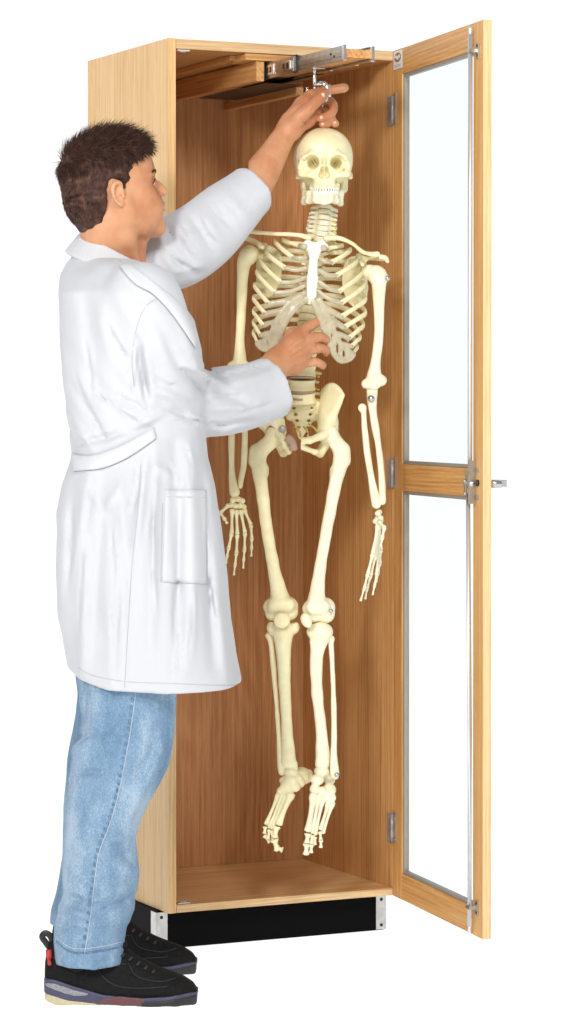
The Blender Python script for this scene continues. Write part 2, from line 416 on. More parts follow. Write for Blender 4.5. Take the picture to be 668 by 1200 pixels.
def strokes(L, near_y=None, ycut=None):
    """fold lines: (px0,py0,px1,py1,height,width px), a ridge when height > 0, on the side that faces the photographer"""
    def fn(P):
        px, py = PX(P[:, 0], P[:, 1], P[:, 2]); d = np.zeros(len(P))
        for x0, y0, x1, y1, a, wd in L:
            vx, vy = x1 - x0, y1 - y0; l2 = vx * vx + vy * vy
            t = np.clip(((px - x0) * vx + (py - y0) * vy) / l2, 0, 1)
            r2 = (px - x0 - t * vx) ** 2 + (py - y0 - t * vy) ** 2
            d += a * np.exp(-r2 / (wd * wd)) * (.35 + .65 * np.sin(PI * np.clip(t, .0, 1)))
        if ycut is not None: d *= 1 / (1 + np.exp((P[:, 1] - ycut) / .015))
        return d
    return fn
def wobble(amp, f, seed=0):
    r = np.random.RandomState(seed); K = r.normal(size=(7, 3)) * f; ph = r.rand(7) * 6.28
    return lambda P: amp * sum(np.sin(P @ K[i] + ph[i]) for i in range(7)) / 3.5
# ================================================================== SETTING
fl = link('floor', [(-30, -10, 0), (30, -10, 0), (30, 60, 0), (-30, 60, 0)], [(0, 1, 2, 3)], M_floor); fl['kind'] = 'structure'

# ================================================================== CABINET
X0, Y0, TH = -.272, 6.8025, math.radians(25.4336)
W_, D_, HK, HT, T_ = .61, .5116, .0926, 2.1405, .019
cab = root('display_cabinet', (X0, Y0, 0), TH, 'tall light oak cabinet on black plinth with its glass door swung open', 'cabinet')
def P_(name, lo, hi, mat, parent=cab, bev=.0012): return MB().box(lo, hi, bev).build(name, mat, parent)
def P_side(name, x0, x1):
    o = P_(name, (x0, 0, HK), (x1, D_, HT), M_oak_side if x0 == 0 else M_oak_z)
    return o
P_side('side_panel', 0, T_)
P_side('side_panel', W_ - T_, W_)
P_('top_panel', (T_ + .0004, .0008, HT - .024), (W_ - T_ - .0004, D_ - .001, HT - .0006), M_oak_x)
P_('bottom_panel', (T_ + .0004, .0008, HK + .0006), (W_ - T_ - .0004, D_ - .001, HK + T_), M_oak_floor)
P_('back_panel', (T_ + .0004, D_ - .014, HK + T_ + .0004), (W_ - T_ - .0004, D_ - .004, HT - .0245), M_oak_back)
# edge bands on the front edges of the top and bottom panels
P_('edge_band', (T_ + .001, -.0006, HT - .0236), (W_ - T_ - .001, .0007, HT - .001), M_oak_edge, bev=0)
P_('edge_band', (T_ + .001, -.0006, HK + .001), (W_ - T_ - .001, .0007, HK + T_ - .0004), M_oak_edge, bev=0)
kick = P_('plinth', (-.008, .05, .001), (W_ - .018, D_ - .02, HK - .0006), M_black)
def bracket(x0, x1, sx):
    b = MB().box((x0, .0465, .003), (x1, .0495, HK - .004), .0008)
    if sx < 0: b.box((x0 - .0025, .0465, .003), (x0, .078, HK - .004), .0006)
    else: b.box((x1, .0465, .003), (x1 + .0025, .078, HK - .004), .0006)
    o = b.build('corner_bracket', M_steel, kick)
    for z in (.014, HK - .016): MB().ball(((x0 + x1) / 2 + .002 * sx, .0462, z), (.0042, .002, .0042), 12).build('screw', M_darkmetal, kick)
bracket(-.0105, .0165, -1); bracket(W_ - .0405, W_ - .0155, 1)
# catch plates inside the front opening
for z0, z1 in ((HT - .0275, HT - .0245), (HK + T_ + .0004, HK + T_ + .0034)):
    MB().box((.026, .006, z0), (.058, .022, z1), .0005).box((.034, .012, z0 - .002 if z0 > 1 else z0), (.05, .017, z1 if z0 > 1 else z1 + .002), .0004).build('catch_plate', M_white if z0 > 1 else M_steel, cab)
# --- support blocks and the pull-out carriage under the roof
HC_ = HT - .0245
MX = .035                                    # the slides sit a little right of the middle of the left half
cl = P_('support_cleat', (.165 + MX, .004, HC_ - .016), (.50, .10, HC_ - .0004), M_oak_x)
P_('support_cleat', (.150 + MX, .06, HC_ - .012), (.205 + MX, D_ - .016, HC_ - .0004), M_oak_y)
P_('slide_block', (.197 + MX, .012, HC_ - .064), (.217 + MX, D_ - .016, HC_ - .0165), M_oak_y)
P_('slide_block', (.366, .075, HC_ - .084), (.386, D_ - .016, HC_ - .066), M_oak_y)
ZS = HC_ - .038      # slide centre height
YF = -.385           # how far the carriage is pulled out
xa, xb = .2305 + MX, .300 + MX
car = MB().box((xa + .0015, YF + .002, ZS - .010), (xb - .0005, .30, ZS + .009), .001).build('carriage_board', M_oak_y, cab)
def channel(name, x, y0, y1, hh, th, mat, side):
    b = MB(); lo, hi = (x, x + th) if side > 0 else (x - th, x)
    b.box((lo, y0, ZS - hh), (hi, y1, ZS + hh))
    for z in (ZS - hh, ZS + hh - .0016):
        b.box((x - .006, y0, z), (x, y1, z + .0016)) if side > 0 else b.box((x, y0, z), (x + .006, y1, z + .0016))
    b.box((lo - .0012, y0 + .004, ZS - hh * .45), (hi + .0012, y1 - .004, ZS + hh * .45), .0008)      # pressed bead
    return b.build(name, mat, car)
channel('slide_rail', xa, YF, .02, .0165, .0018, M_steel, -1)
channel('slide_rail', xa - .0040, -.13, .22, .019, .0018, M_steel, -1)
channel('slide_rail', xa - .0080, .02, .42, .0215, .0018, M_darkmetal, -1)
channel('slide_rail', xb, YF, .02, .0165, .0018, M_steel, 1)
channel('slide_rail', xb + .0040, -.13, .22, .019, .0018, M_darkmetal, 1)
for yy, z_, m_ in ((YF + .030, .004, M_screw), (YF + .045, -.004, M_darkmetal), (YF + .062, .003, M_darkmetal)):
    MB().ball((xa - .0036, yy, ZS + z_), (.0012, .0036, .0028), 10).build('rivet', m_, car, True)
for yy in (-.105, -.085, -.012, .004):
    MB().box((xa - .0092, yy - .005, ZS - .007), (xa - .0066, yy + .004, ZS + .006), .0006).build('slide_slot', M_darkmetal, car)
P_('slide_bracket', (xa - .0085, -.118, ZS - .011), (xa - .0068, -.076, ZS + .011), M_chrome, car, .0006)
P_('slide_bracket', (xa - .0085, -.028, ZS - .012), (xa - .0068, .010, ZS + .012), M_chrome, car, .0006)
P_('slide_stop', (xa - .0075, -.150, ZS - .021), (xa - .002, -.134, ZS + .021), M_darkmetal, car)
P_('slide_stop', (xa - .0085, -.147, ZS - .017), (xa - .0076, -.139, ZS + .017), M_chrome, car)
P_('slide_end_cap', (xa - .0032, YF - .005, ZS - .018), (xa + .0030, YF + .005, ZS + .0175), M_chrome, car)
P_('slide_end_cap', (xb - .0015, YF - .005, ZS - .018), (xb + .0055, YF + .005, ZS + .0175), M_chrome, car)
P_('slide_guard', (.262, .03, HC_ - .0655), (.366, .42, HC_ - .0645), M_darkmetal, car, 0)
P_('release_lever', (xb - .010, YF + .19, ZS - .019), (xb - .004, YF + .26, ZS - .015), M_chrome, car)
# hook hanging from the carriage board
hx, hy = .262 + MX, -.168
hz = ZS - .0105
hk = MB().box((hx - .014, hy - .016, hz - .003), (hx + .02, hy + .016, hz), .0006)
hk.tube([(hx, hy, hz), (hx, hy, hz - .022), (hx, hy, hz - .044)], .0042, 12)
hk.tube(catmull([(hx, hy, hz - .044), (hx + .001, hy, hz - .056), (hx - .009, hy, hz - .062), (hx - .018, hy, hz - .055), (hx - .019, hy, hz - .046)], 6), .0036, 12)
hk.build('hanging_hook', M_chrome, car, True)

# --- door (a part; its glass, hinges, rods and lock are sub-parts)
DA = math.radians(81.7); WD, TD = .602, .0195
dd = np.array([-math.cos(DA), -math.sin(DA), 0]); dn = np.array([math.sin(DA), -math.cos(DA), 0]); d0 = np.array([W_ - T_, -.003, 0])
# door-local axes: x = from hinge to free edge, y = -outward normal, z = up
door_rz = math.atan2(dd[1], dd[0])
ey = np.array([-math.sin(door_rz), math.cos(door_rz), 0]); SGN = 1 if ey @ dn > 0 else -1     # local +y points outward (SGN=1) or inward
def box_d(b, w0, w1, n0, n1, z0, z1, bev=.0):
    a, c = sorted((n0 * SGN, n1 * SGN)); return b.box((w0, a, z0), (w1, c, z1), bev)
SW = .060; RT = .062; ZM0, ZM1 = 1.078, 1.142
fr = MB()
box_d(fr, 0, SW, 0, TD, HK, HT, .001)
box_d(fr, WD - SW, WD, 0, TD, HK, HT, .001)
door = fr.build('door', M_oak_door, cab)
door.location = d0; door.rotation_euler = (0, 0, door_rz)
def DB(name, mat, *boxes, bev=.0008):
    b = MB()
    for q in boxes: box_d(b, *q, bev)
    return b.build(name, mat, door)
for z0, z1 in ((HT - RT, HT - .0004), (HK + .0004, HK + .063), (ZM0, ZM1)):
    DB('rail', M_oak_rail, (SW + .0003, WD - SW - .0003, .0004, TD - .0004, z0, z1))
DB('edge_band', M_oak_dedge, (WD + .0003, WD + .0013, -.0002, TD + .0002, HK + .0008, HT - .0008), bev=0)
for z0, z1 in ((HK + .063, ZM0), (ZM1, HT - RT)):
    g = MB(); s = .008; e = .0004
    w0, w1 = SW + e, WD - SW - e; a, c = z0 + e, z1 - e
    box_d(g, w0, w0 + s, .0035, .014, a, c); box_d(g, w1 - s, w1, .0035, .014, a, c)
    box_d(g, w0 + s, w1 - s, .0035, .014, a, a + s); box_d(g, w0 + s, w1 - s, .0035, .014, c - s, c)
    g.build('glazing_strip', M_gasket, door)
    # thin wooden stop beyond the glass
    DB('glass_pane', M_glass, (w0 + s + .0002, w1 - s - .0002, .0085, .0115, a + s + .0002, c - s - .0002), bev=0)
for zc in (1.997, 1.118, .257):
    h = MB()
    box_d(h, .0015, .021, -.0022, -.0004, zc - .033, zc + .040, .0004)
    hh = h.build('hinge', M_hinge, door)
    k = MB(); k.tube([(0.0, -.0035 * SGN, zc - .034), (0.0, -.0035 * SGN, zc + .034)], .0042, 10); k.build('hinge_knuckle', M_hinge, door, True)
    for dz in (-.024, .0, .026): MB().ball((.013 if dz else .009, -.0024 * SGN, zc + dz), (.0034, .0012, .0034), 10).build('screw', M_screw, door)
    l = MB().box((W_ - T_ - .0022, .002, zc - .038), (W_ - T_ - .0003, .027, zc + .034), .0004)
    for dz in (-.028, -.002, .024): l.ball((W_ - T_ - .0024, .018 if dz != -.002 else .010, zc + dz), (.0012, .0034, .0034), 10)
    l.build('hinge_leaf', M_hinge, cab)
# rods and lock
rx = WD - .047; rn = -.013 * SGN
rod = MB().tube([(rx, rn, 1.135), (rx, rn, HT - .028)], .0052, 14).tube([(rx, rn, HT - .028), (rx, rn, HT - .014), (rx, rn, HT - .010)], [.0052, .0045, .002], 14)
rod.build('lock_rod', M_alu, door, True)
rx2 = rx - .010
MB().tube([(rx2 - .002, rn, 1.085), (rx, rn, .55), (rx, rn, .115)], .0050, 14).tube([(rx, rn, .115), (rx, rn, .100)], [.0050, .0030], 14).build('lock_rod', M_alu, door, True)
for zc in (HT - .065, .158):
    g = MB(); box_d(g, rx + .008, rx + .022, -.003, -.0004, zc - .018, zc + .016, .0006)
    box_d(g, rx - .009, rx + .012, -.019, -.0165, zc - .004, zc + .004, .0005); box_d(g, rx + .009, rx + .012, -.019, -.0025, zc - .004, zc + .004)
    box_d(g, rx - .009, rx - .0065, -.019, -.004, zc - .004, zc + .004)
    g.build('rod_guide', M_steel, door)
    for dz in (-.011, .010): MB().ball((rx + .016, -.0032 * SGN, zc + dz), (.0036, .0016, .0036), 10).build('screw', M_darkmetal, door)
c = MB(); zc = 1.108
c.tube([(rx, 0, zc), (rx, -.017 * SGN, zc)], .009, 16); box_d(c, rx - .014, rx + .006, -.019, -.016, zc - .004, zc + .03, .0005); box_d(c, rx - .016, rx - .004, -.022, -.019, zc - .028, zc + .006, .0005)
c.ball((rx - .012, -.022 * SGN, zc + .006), (.005, .003, .005), 10); c.ball((rx - .009, -.022 * SGN, zc - .022), (.004, .003, .004), 10)
c.build('lock_cam', M_steel, door, True)
DB('lock_guide', M_steel, (rx - .006, rx - .003, -.019, -.0005, zc - .045, zc - .022), (rx + .003, rx + .007, -.019, -.0005, zc - .045, zc + .052), (rx + .014, rx + .021, -.0022, -.0004, zc + .025, zc + .036), (rx + .014, rx + .021, -.0022, -.0004, zc - .036, zc - .025), bev=.0004)
c = MB(); c.tube([(rx + .0185, -.0003 * SGN, zc + .002), (rx + .0185, -.004 * SGN, zc + .002)], .0075, 16); c.build('lock_hole', M_darkmetal, door)
# knob on the outside face
kx = WD - .028
k = MB(); k.tube([(kx, (TD + .0003) * SGN, zc), (kx, (TD + .003) * SGN, zc)], .013, 24)
k.tube([(kx, (TD + .003) * SGN, zc), (kx, (TD + .032) * SGN, zc), (kx, (TD + .034) * SGN, zc)], [.0095, .0095, .008], 24)
k.build('lock_cylinder', M_steel, door, True)
k = MB(); box_d(k, kx - .003, kx + .003, TD + .034, TD + .048, zc - .009, zc + .009, .0015); k.build('key_bow', M_chrome, door)
# maker's label at the hinge corner
lb = DB('maker_label', M_white, (.0015, .063, -.0012, -.0003, HT - .047, HT - .0035), bev=0)
v = [(.032 + .024 * math.cos(t), -.0015 * SGN, HT - .0195 + .0115 * math.sin(t)) for t in [2 * PI * k / 40 for k in range(40)]]
v2 = [(a, -.0012 * SGN, b) for a, _, b in v]
link('label_logo', v + v2, [tuple(range(40))] + [tuple(range(79, 39, -1))] + [(i, 40 + i, 40 + (i + 1) % 40, (i + 1) % 40) for i in range(40)], M_logo, door)
b = MB(); pts = []
for i in range(60):
    t = i / 59; pts.append((.014 + .036 * t, -.0018 * SGN, HT - .0195 + .0042 * math.sin(t * 26) + .002 * math.sin(t * 9)))
b.tube(pts, .0006, 5)
b.build('label_script', M_white, door)
b = MB(); r_ = random.Random(3)
for row in range(2):
    x = .010
    while x < .054:
        l = r_.uniform(.003, .007); box_d(b, x, min(x + l, .055), -.0015, -.0012, HT - .0385 - row * .0035, HT - .0368 - row * .0035); x += l + .0012
b.build('label_print', M_print, door)
# ================================================================== SKELETON
SY = 6.80                                   # distance of its mid plane
def S(px, py, dy=0.0): return U(px, py, SY + dy)
KM = (SY) / FPX                             # metres per photo pixel there
SB = np.array([.075, SY, .35])
skel = root('anatomical_skeleton', tuple(SB), 0, 'life-size ivory plastic skeleton hanging from a metal ring in front of the open cabinet', 'skeleton')
def sdf_px(px0, px1, py0, py1, d0_, d1_, h):
    """sculpt volume spanning a pixel window and a depth range (centred on the skeleton plane)"""
    a = np.array([S(x, y, d) for x in (px0, px1) for y in (py0, py1) for d in (d0_, d1_)])
    return SDF(a.min(0), a.max(0), h)
def sb(s, name, mat, parent=skel, relax=1): return s.build(name, mat, parent, SB, relax)
def long_bone(name, pts, mat=M_bone, h=.0026, extra=(), sub=(), k=.006):
    """pts: (px, py, depth, radius px)"""
    P = [S(*p[:3]) for p in pts]; R = [p[3] * KM for p in pts]
    E = [(S(*e[:3]), S(*e[3:6]), e[6] * KM, e[7] * KM) for e in extra]
    A = np.array(P + [q for e in E for q in e[:2]]); m = max(R + [max(e[2:]) for e in E]) + .008
    s = SDF(A.min(0) - m, A.max(0) + m, h)
    s.chain(P, R, 0, smooth=7)
    for e in E: s.cap(*e, k=k)
    for q in sub: s.ell(S(*q[:3]), np.array(q[3:6]) * KM, k=.004, sub=True)
    s.disp(wobble(.0007, 60, len(name)))
    return sb(s, name, mat)
# ---------------------------------------------------------------- skull
s = sdf_px(336, 422, 142, 250, -.125, .135, .0019)
q = lambda px, py, d: S(px, py, d)
s.ell(q(379, 187, .018), (.0700, .088, .0725))
s.ell(q(379, 178, -.020), (.060, .062, .052), k=.02)
s.ell(q(379, 206, .035), (.052, .055, .030), k=.02)
s.ell(q(380, 196, -.048), (.047, .034, .030), k=.012)               # upper face
s.ell(q(380, 209, -.056), (.030, .032, .030), k=.012)               # maxilla
for sg, cx in ((-1, 365.6), (1, 395.4)):
    s.chain([q(cx - 9, 184.5, -.072), q(cx, 180.5, -.078), q(cx + 9, 184.5, -.072)], [.0062, .0066, .0062], k=.008)     # brow
    zx = 380 + sg * 28
    s.chain([q(zx - sg * 2, 186, -.060), q(zx, 196, -.058), q(zx - sg * 2, 204, -.062), q(zx - sg * 12, 205.5, -.072)], [.0050, .0048, .0070, .0072], k=.006)
    s.chain([q(zx, 204, -.055), q(zx + sg * 2.6, 207, -.030), q(zx + sg * 2.0, 205.5, .0), q(zx - sg * 1, 203, .04)], [.0052, .0048, .0052, .006], k=.008)
    s.ell(q(zx + sg * 5.5, 197, -.034), (.013, .020, .017), k=.006, sub=True)             # temple hollow
    s.ell(q(zx - sg * 4, 219, .030), (.008, .011, .015), k=.012)                          # mastoid
    s.ell(q(cx, 190.2, -.082), (.0175, .030, .0168), k=.003, sub=True)                    # orbit
    s.ell(q(cx - sg * 1.5, 191.2, -.060), (.0125, .036, .012), k=.003, sub=True)
    s.ell(q(380 + sg * 2.7, 201.5, -.09), (.0056, .028, .0150), k=.002, sub=True)         # nasal opening
    s.ell(q(380 + sg * 4.2, 204.8, -.09), (.0055, .026, .0080), k=.002, sub=True)
    s.ell(q(380 + sg * 17, 214.5, -.060), (.010, .016, .014), k=.006, sub=True)
s.chain([q(380, 184, -.078), q(380, 190, -.086), q(380, 193.5, -.094)], [.006, .0046, .0035], k=.004)
s.cap(q(380, 206, -.09), q(380, 209, -.088), .0022, .003, k=.003)
s.chain([q(366, 217, -.045), q(371, 217.5, -.064), q(380, 218, -.074), q(389, 217.5, -.064), q(395, 217, -.045)], [.0065, .0068, .007, .0068, .0065], k=.006)
s.op(None, None, lambda X, Y, Z: np.maximum(-(np.sqrt(((X - q(380, 190, 0)[0]) / 1) ** 2 + (Y - (SY + .02)) ** 2 + (Z - q(380, 190, 0)[2]) ** 2) - .050), 0) * 0 + .5)
s.disp(wobble(.0006, 70, 3))
skull = sb(s, 'skull', M_bone)
# eye-hook wires inside the orbits
for a_, c_ in (((365, 188.5, -.066), (369.5, 195, -.064)), ((368, 187, -.066), (372, 193, -.064)), ((391, 193.5, -.064), (394, 189.5, -.066))):
    MB().tube([S(*a_), S(*c_)], .0007, 6).build('jaw_spring', M_darkmetal, skull, rel=SB)
# mandible
s = sdf_px(344, 412, 200, 250, -.12, .07, .0018)
for sg in (-1, 1):
    m = 377.5
    R0 = q(m + sg * 23.5 + 1.5, 209, .006); R1 = q(m + sg * 22 + 1.2, 224, .0); R2 = q(m + sg * 21.5, 237 + (1.5 if sg > 0 else 0), -.006)
    s.chain([R0, R1, R2], [.0055, .0058, .0062], k=.004, sy=2.3)
    s.chain([R2, q(m + sg * 16, 235.5, -.042), q(m + sg * 8 + 1, 234, -.066), q(m + 2, 234, -.074)], [.0062, .0070, .0075, .0078], k=.006)
    s.chain([q(m + sg * 20, 227, -.014), q(m + sg * 15, 227, -.044), q(m + sg * 8 + 1, 227, -.064), q(m + 2, 227, -.071)], [.0062, .0062, .0062, .0062], k=.009)
    s.cap(q(m + sg * 7 + 1, 236, -.071), q(m + 2, 237, -.077), .005, .0055, k=.005)
s.disp(wobble(.0005, 70, 5))
jaw = sb(s, 'mandible', M_bonew, skull)
def teeth(name, py, cx, parent, hgt, up):
    b = MB()
    for i in range(-7, 8):
        if i == 0: continue
        t = (abs(i) - .5) * math.copysign(1, i); a = t * .205
        x = cx + 16.3 * math.sin(a); d = -.083 + .040 * (1 - math.cos(a)) * 1.25 + .006
        rw = (.0038, .0034, .0036, .0038, .0038, .0045, .0045)[abs(i) - 1]
        c = S(x, py + .25 * abs(t) * up * .3, d + .0)
        b.ball(c, (rw * .88, .0038, hgt), 10)
    return b.build(name, M_teeth, parent, True, SB)
teeth('upper_teeth', 220.2, 380.3, skull, .0072, -1)
teeth('lower_teeth', 225.3, 380.0, jaw, .0066, 1)
# ring and stem through the top of the skull
b = MB(); rc = S(378.5, 104.5, -.012)
b.tube([S(379, 154, .01), S(379.5, 140, .0), S(377.5, 126, -.006), S(380, 117, -.012)], .0026, 10)
b.tube(catmull([S(381, 119, -.012), S(382.5, 112, -.012), S(382.5, 102, -.012), S(379.5, 98.2, -.012), S(374.5, 97.8, -.006), S(370.5, 100.5, .0), S(370.2, 106, .002)], 6), .0030, 10, flat=(1.9, .8), up=(0, 1, 0))
b.tube(catmull([S(383.8, 99.5, -.02), S(384.6, 106, -.02), S(384.2, 113.5, -.02)], 4), .0032, 10, flat=(2.2, .8), up=(0, 1, 0))
b.build('hanging_ring', M_chrome, skel, True, SB)
# ---------------------------------------------------------------- spine
def vertebra_mesh(kind):
    s = SDF((-.046, -.045, -.020), (.046, .065, .020), .0020)
    rb, hb, tw, sp = {'cervical_vertebra': (.0115, .0060, .030, .020), 'thoracic_vertebra': (.0150, .0085, .030, .030), 'lumbar_vertebra': (.0240, .0125, .040, .028)}[kind]
    def body(X, Y, Z):
        r = np.sqrt((X / 1.25) ** 2 + Y ** 2) - rb * (1 + .9 * (Z / hb) ** 2 * .12); d = np.abs(Z) - hb
        return np.maximum(r, d) * .8
    s.op((-rb * 1.5, -rb * 1.3, -hb), (rb * 1.5, rb * 1.3, hb), body)
    y = rb + .010
    for sg in (-1, 1):
        s.chain([(sg * rb * .8, rb * .6, .001), (sg * (rb * .8 + .003), y, .001), (sg * .006, y + .010, -.001)], [.0045, .0045, .0045], k=.003)
        s.chain([(sg * rb * .8, y - .003, .001), (sg * (tw * .75), y + .001, .002), (sg * tw, y + .002, .0005)], [.0042, .0034, .0040], k=.003)
        s.cap((sg * rb * .9, y, .009), (sg * rb * .9, y, -.009), .0045, .0045, k=.003)
        if kind[0] == 'c': s.ell((sg * .0165, rb * .7, 0), (.0075, .008, .0058), k=.004); s.ell((sg * .027, rb * .9, -.001), (.0055, .007, .0040), k=.003)
    s.chain([(0, y + .008, -.001), (0, y + .008 + sp * .6, -.006), (0, y + .008 + sp, -.012)], [.0048, .0036, .0044], k=.003)
    V, Q = s.mesh(); V = relaxed(V, Q, 1)
    me = bpy.data.meshes.new(kind); me.from_pydata(V.tolist(), [], Q.tolist()); me.materials.append(M_bonew if kind[0] == 'c' else M_bone)
    me.polygons.foreach_set('use_smooth', [True] * len(me.polygons)); return me
def disc_mesh():
    b = MB(); n = 24
    b.tube([(0, 0, -.5), (0, 0, -.35), (0, 0, .35), (0, 0, .5)], [.92, 1.0, 1.0, .92], n, up=(0, 1, 0))
    o = b.build('spinal_disc', M_disc, None, True); me = o.data; bpy.data.objects.remove(o); return me
VM = {k: vertebra_mesh(k) for k in ('cervical_vertebra', 'thoracic_vertebra', 'lumbar_vertebra')}; DM = disc_mesh()
spine = catmull([(381, 237, .020), (379, 258, .012), (376, 281, .022), (370, 305, .052), (365, 335, .070), (361, 365, .060), (358, 392, .045), (355, 420, .028), (354, 445, .022), (354, 466, .030)], 12)
sl = np.concatenate([[0], np.cumsum(np.linalg.norm(np.diff(spine[:, :2], axis=0), axis=1))])
def spine_at(py): return np.array([np.interp(py, spine[:, 1], spine[:, i]) for i in range(3)])
levels = [('cervical_vertebra', 243 + 6.0 * i) for i in range(7)] + [('thoracic_vertebra', 286.5 + 9.7 * i) for i in range(12)] + [('lumbar_vertebra', 404.5 + 15.4 * i) for i in range(5)]
def put(name, me, loc, rot, scl, parent):
    o = bpy.data.objects.new(name, me); COL.objects.link(o); o.parent = parent
    o.location = tuple(np.array(loc) - SB); o.rotation_euler = rot; o.scale = scl; return o
r_ = random.Random(5); thor = []
for i, (k, py) in enumerate(levels):
    p = spine_at(py); c = S(*p); a, b2 = S(*spine_at(py - 4)), S(*spine_at(py + 4)); t = a - b2; tilt_x = -math.atan2(t[1], t[2]); tilt_y = math.atan2(t[0], t[2])
    sc_ = {'c': 1.0 + .02 * (i % 7), 't': .82 + .03 * (i - 7), 'l': 1.0}[k[0]]
    put(k, VM[k], c, (tilt_x, tilt_y, r_.uniform(-.12, .12)), (sc_,) * 3, skel)
    if k[0] == 't': thor.append(p)
    gap = {'c': 3.0, 't': 4.85, 'l': 7.7}[k[0]]; cc = S(*spine_at(py + gap)); rr = {'c': .0120, 't': .0150 * sc_, 'l': .0245}[k[0]]
    put('spinal_disc', DM, cc, (tilt_x, tilt_y, 0), (rr * 1.23, rr * .99, {'c': .0018, 't': .0036, 'l': .0075}[k[0]]), skel)
# yellow nerve roots at neck and loin
for i, (k, py) in enumerate(levels):
    if k[0] == 't': continue
    p = spine_at(py + 3); L = 12 + (i * 1.1 if k[0] == 'c' else 8)
    for sg in ((1,) if k[0] == 'c' else (-1, 1)):
        if k[0] == 'c' and i < 2: continue
        b = MB(); b.tube(catmull([S(p[0] + sg * 6, p[1] - 1, p[2] + .016), S(p[0] + sg * L * .7, p[1] + .5, p[2] + .014), S(p[0] + sg * L, p[1] + 3.5, p[2] + .006)], 4), [.0016] * 8 + [.002], 8)
        b.build('nerve_root', M_nerve, skel, True, SB)
# ---------------------------------------------------------------- ribs, breastbone, cartilage
A_L = {1: 283, 2: 291, 3: 300, 4: 310, 5: 320, 6: 330, 7: 340, 8: 350, 9: 361, 10: 371, 11: 382, 12: 392}
ENDL = {1: (351, 288, -.052), 2: (343, 302, -.068), 3: (334, 314, -.078), 4: (329, 331, -.082), 5: (322, 343, -.084), 6: (315, 356, -.080), 7: (311, 368, -.074), 8: (309, 382, -.064), 9: (305, 393, -.050), 10: (302, 402, -.036)}
OUTL = {1: (331, 281, .0), 2: (322, 283, .0), 3: (312, 296, .0), 4: (305, 306, .0), 5: (300.5, 319, .0), 6: (298, 334, .0), 7: (297, 349, .0), 8: (297, 364, .005), 9: (297, 377, .010), 10: (297, 389, .012)}
ENDR = {1: (383, 291, -.052), 2: (388, 308, -.068), 3: (394, 323, -.078), 4: (397, 342, -.082), 5: (400, 355, -.084), 6: (400, 371, -.080), 7: (403, 383.5, -.074), 8: (409, 396, -.064), 9: (412, 406, -.052), 10: (414, 415, -.040)}
OUTR = {1: (402, 288, .0), 2: (411, 293, .0), 3: (419, 306, .0), 4: (424, 320, .0), 5: (427.5, 334, .0), 6: (429, 350, .0), 7: (428.5, 366, .0), 8: (426, 380, .005), 9: (422, 394, .010), 10: (418.5, 405, .012)}
for i in range(1, 13):
    ts = thor[i - 1]
    for sg, EN, OU in ((-1, ENDL, OUTL), (1, ENDR, OUTR)):
        st = (ts[0] + sg * 7, ts[1] + 1, ts[2] + .016)
        if i <= 10:
            o, e = OU[i], EN[i]
            md = lambda a, b, t: a + (b - a) * t
            pts = [st, (md(st[0], o[0], .35), md(st[1], o[1], .10) - 1, ts[2] + .045), (md(st[0], o[0], .80), md(st[1], o[1], .45), ts[2] * .5 + .048), o, (md(o[0], e[0], .35), md(o[1], e[1], .42), md(o[2], e[2], .66)), e]
        else:
            L = 38 if i == 11 else 26; dr = 14 if i == 11 else 9
            pts = [st, (st[0] + sg * L * .35, st[1] + 1, ts[2] + .040), (st[0] + sg * L * .8, st[1] + dr * .5, ts[2] + .035), (st[0] + sg * L * 1.12, st[1] + dr, ts[2] + .012)]
        Q = catmull([S(*p) for p in pts], 10); n = len(Q); t = np.linspace(0, 1, n)
        R = (.0052 - .0010 * np.cos(t * 6.28) * .5) * (.85 if i in (1, 11, 12) else 1.0); R = R * (1 + .18 * np.exp(-((t - 1) / .06) ** 2)) * (1 + .3 * np.exp(-(t / .05) ** 2))
        # section taller than thick: orient with the outward direction from the chest axis
        b = MB(); axis = S(364, 340, .0); T = np.gradient(Q, axis=0); T /= np.linalg.norm(T, axis=1)[:, None]; seg = 10; v = []; f = []
        for j in range(n):
            rad = Q[j] - axis; rad[2] = 0; rad /= np.linalg.norm(rad) + 1e-9; up = np.cross(T[j], rad); up /= np.linalg.norm(up) + 1e-9; ou = np.cross(up, T[j])
            for kk in range(seg):
                a = 2 * PI * kk / seg; v.append(Q[j] + R[j] * (.62 * math.cos(a) * ou + 1.22 * math.sin(a) * up))
        for j in range(n - 1):
            for kk in range(seg): f.append((j * seg + kk, j * seg + (kk + 1) % seg, (j + 1) * seg + (kk + 1) % seg, (j + 1) * seg + kk))
        f += [tuple(range(seg))[::-1], tuple((n - 1) * seg + kk for kk in range(seg))]
        b.add(v, f); rb = b.build('rib', M_bone, skel, True, SB)
        if 2 <= i <= 10:
            pn = S(EN[i][0] - sg * -0.0 + sg * 1.5, EN[i][1] - 1.0, EN[i][2] - .0055)
            MB().ball(pn, (.0018, .0014, .0018), 8).build('pin', M_screw, rb, True, SB)
s = sdf_px(346, 392, 280, 362, -.12, -.05, .0018)
s.ell(S(368.5, 288.5, -.066), (.033, .008, .010)); s.chain([S(361, 286, -.066), S(368, 298, -.074), S(368, 303, -.077)], [.010, .011, .009], k=.008, sy=.7); s.chain([S(376, 286, -.066), S(368.5, 298, -.074)], [.010, .010], k=.008, sy=.7)
s.chain([S(367.5, 303, -.078), S(366, 325, -.088), S(365, 345, -.092)], [.0095, .0125, .0125], k=.004, sy=.55)
s.chain([S(364.5, 346, -.090), S(362.5, 356, -.088)], [.007, .004], k=.004, sy=.6)
s.disp(wobble(.0008, 90, 8)); sb(s, 'breastbone', M_teeth)
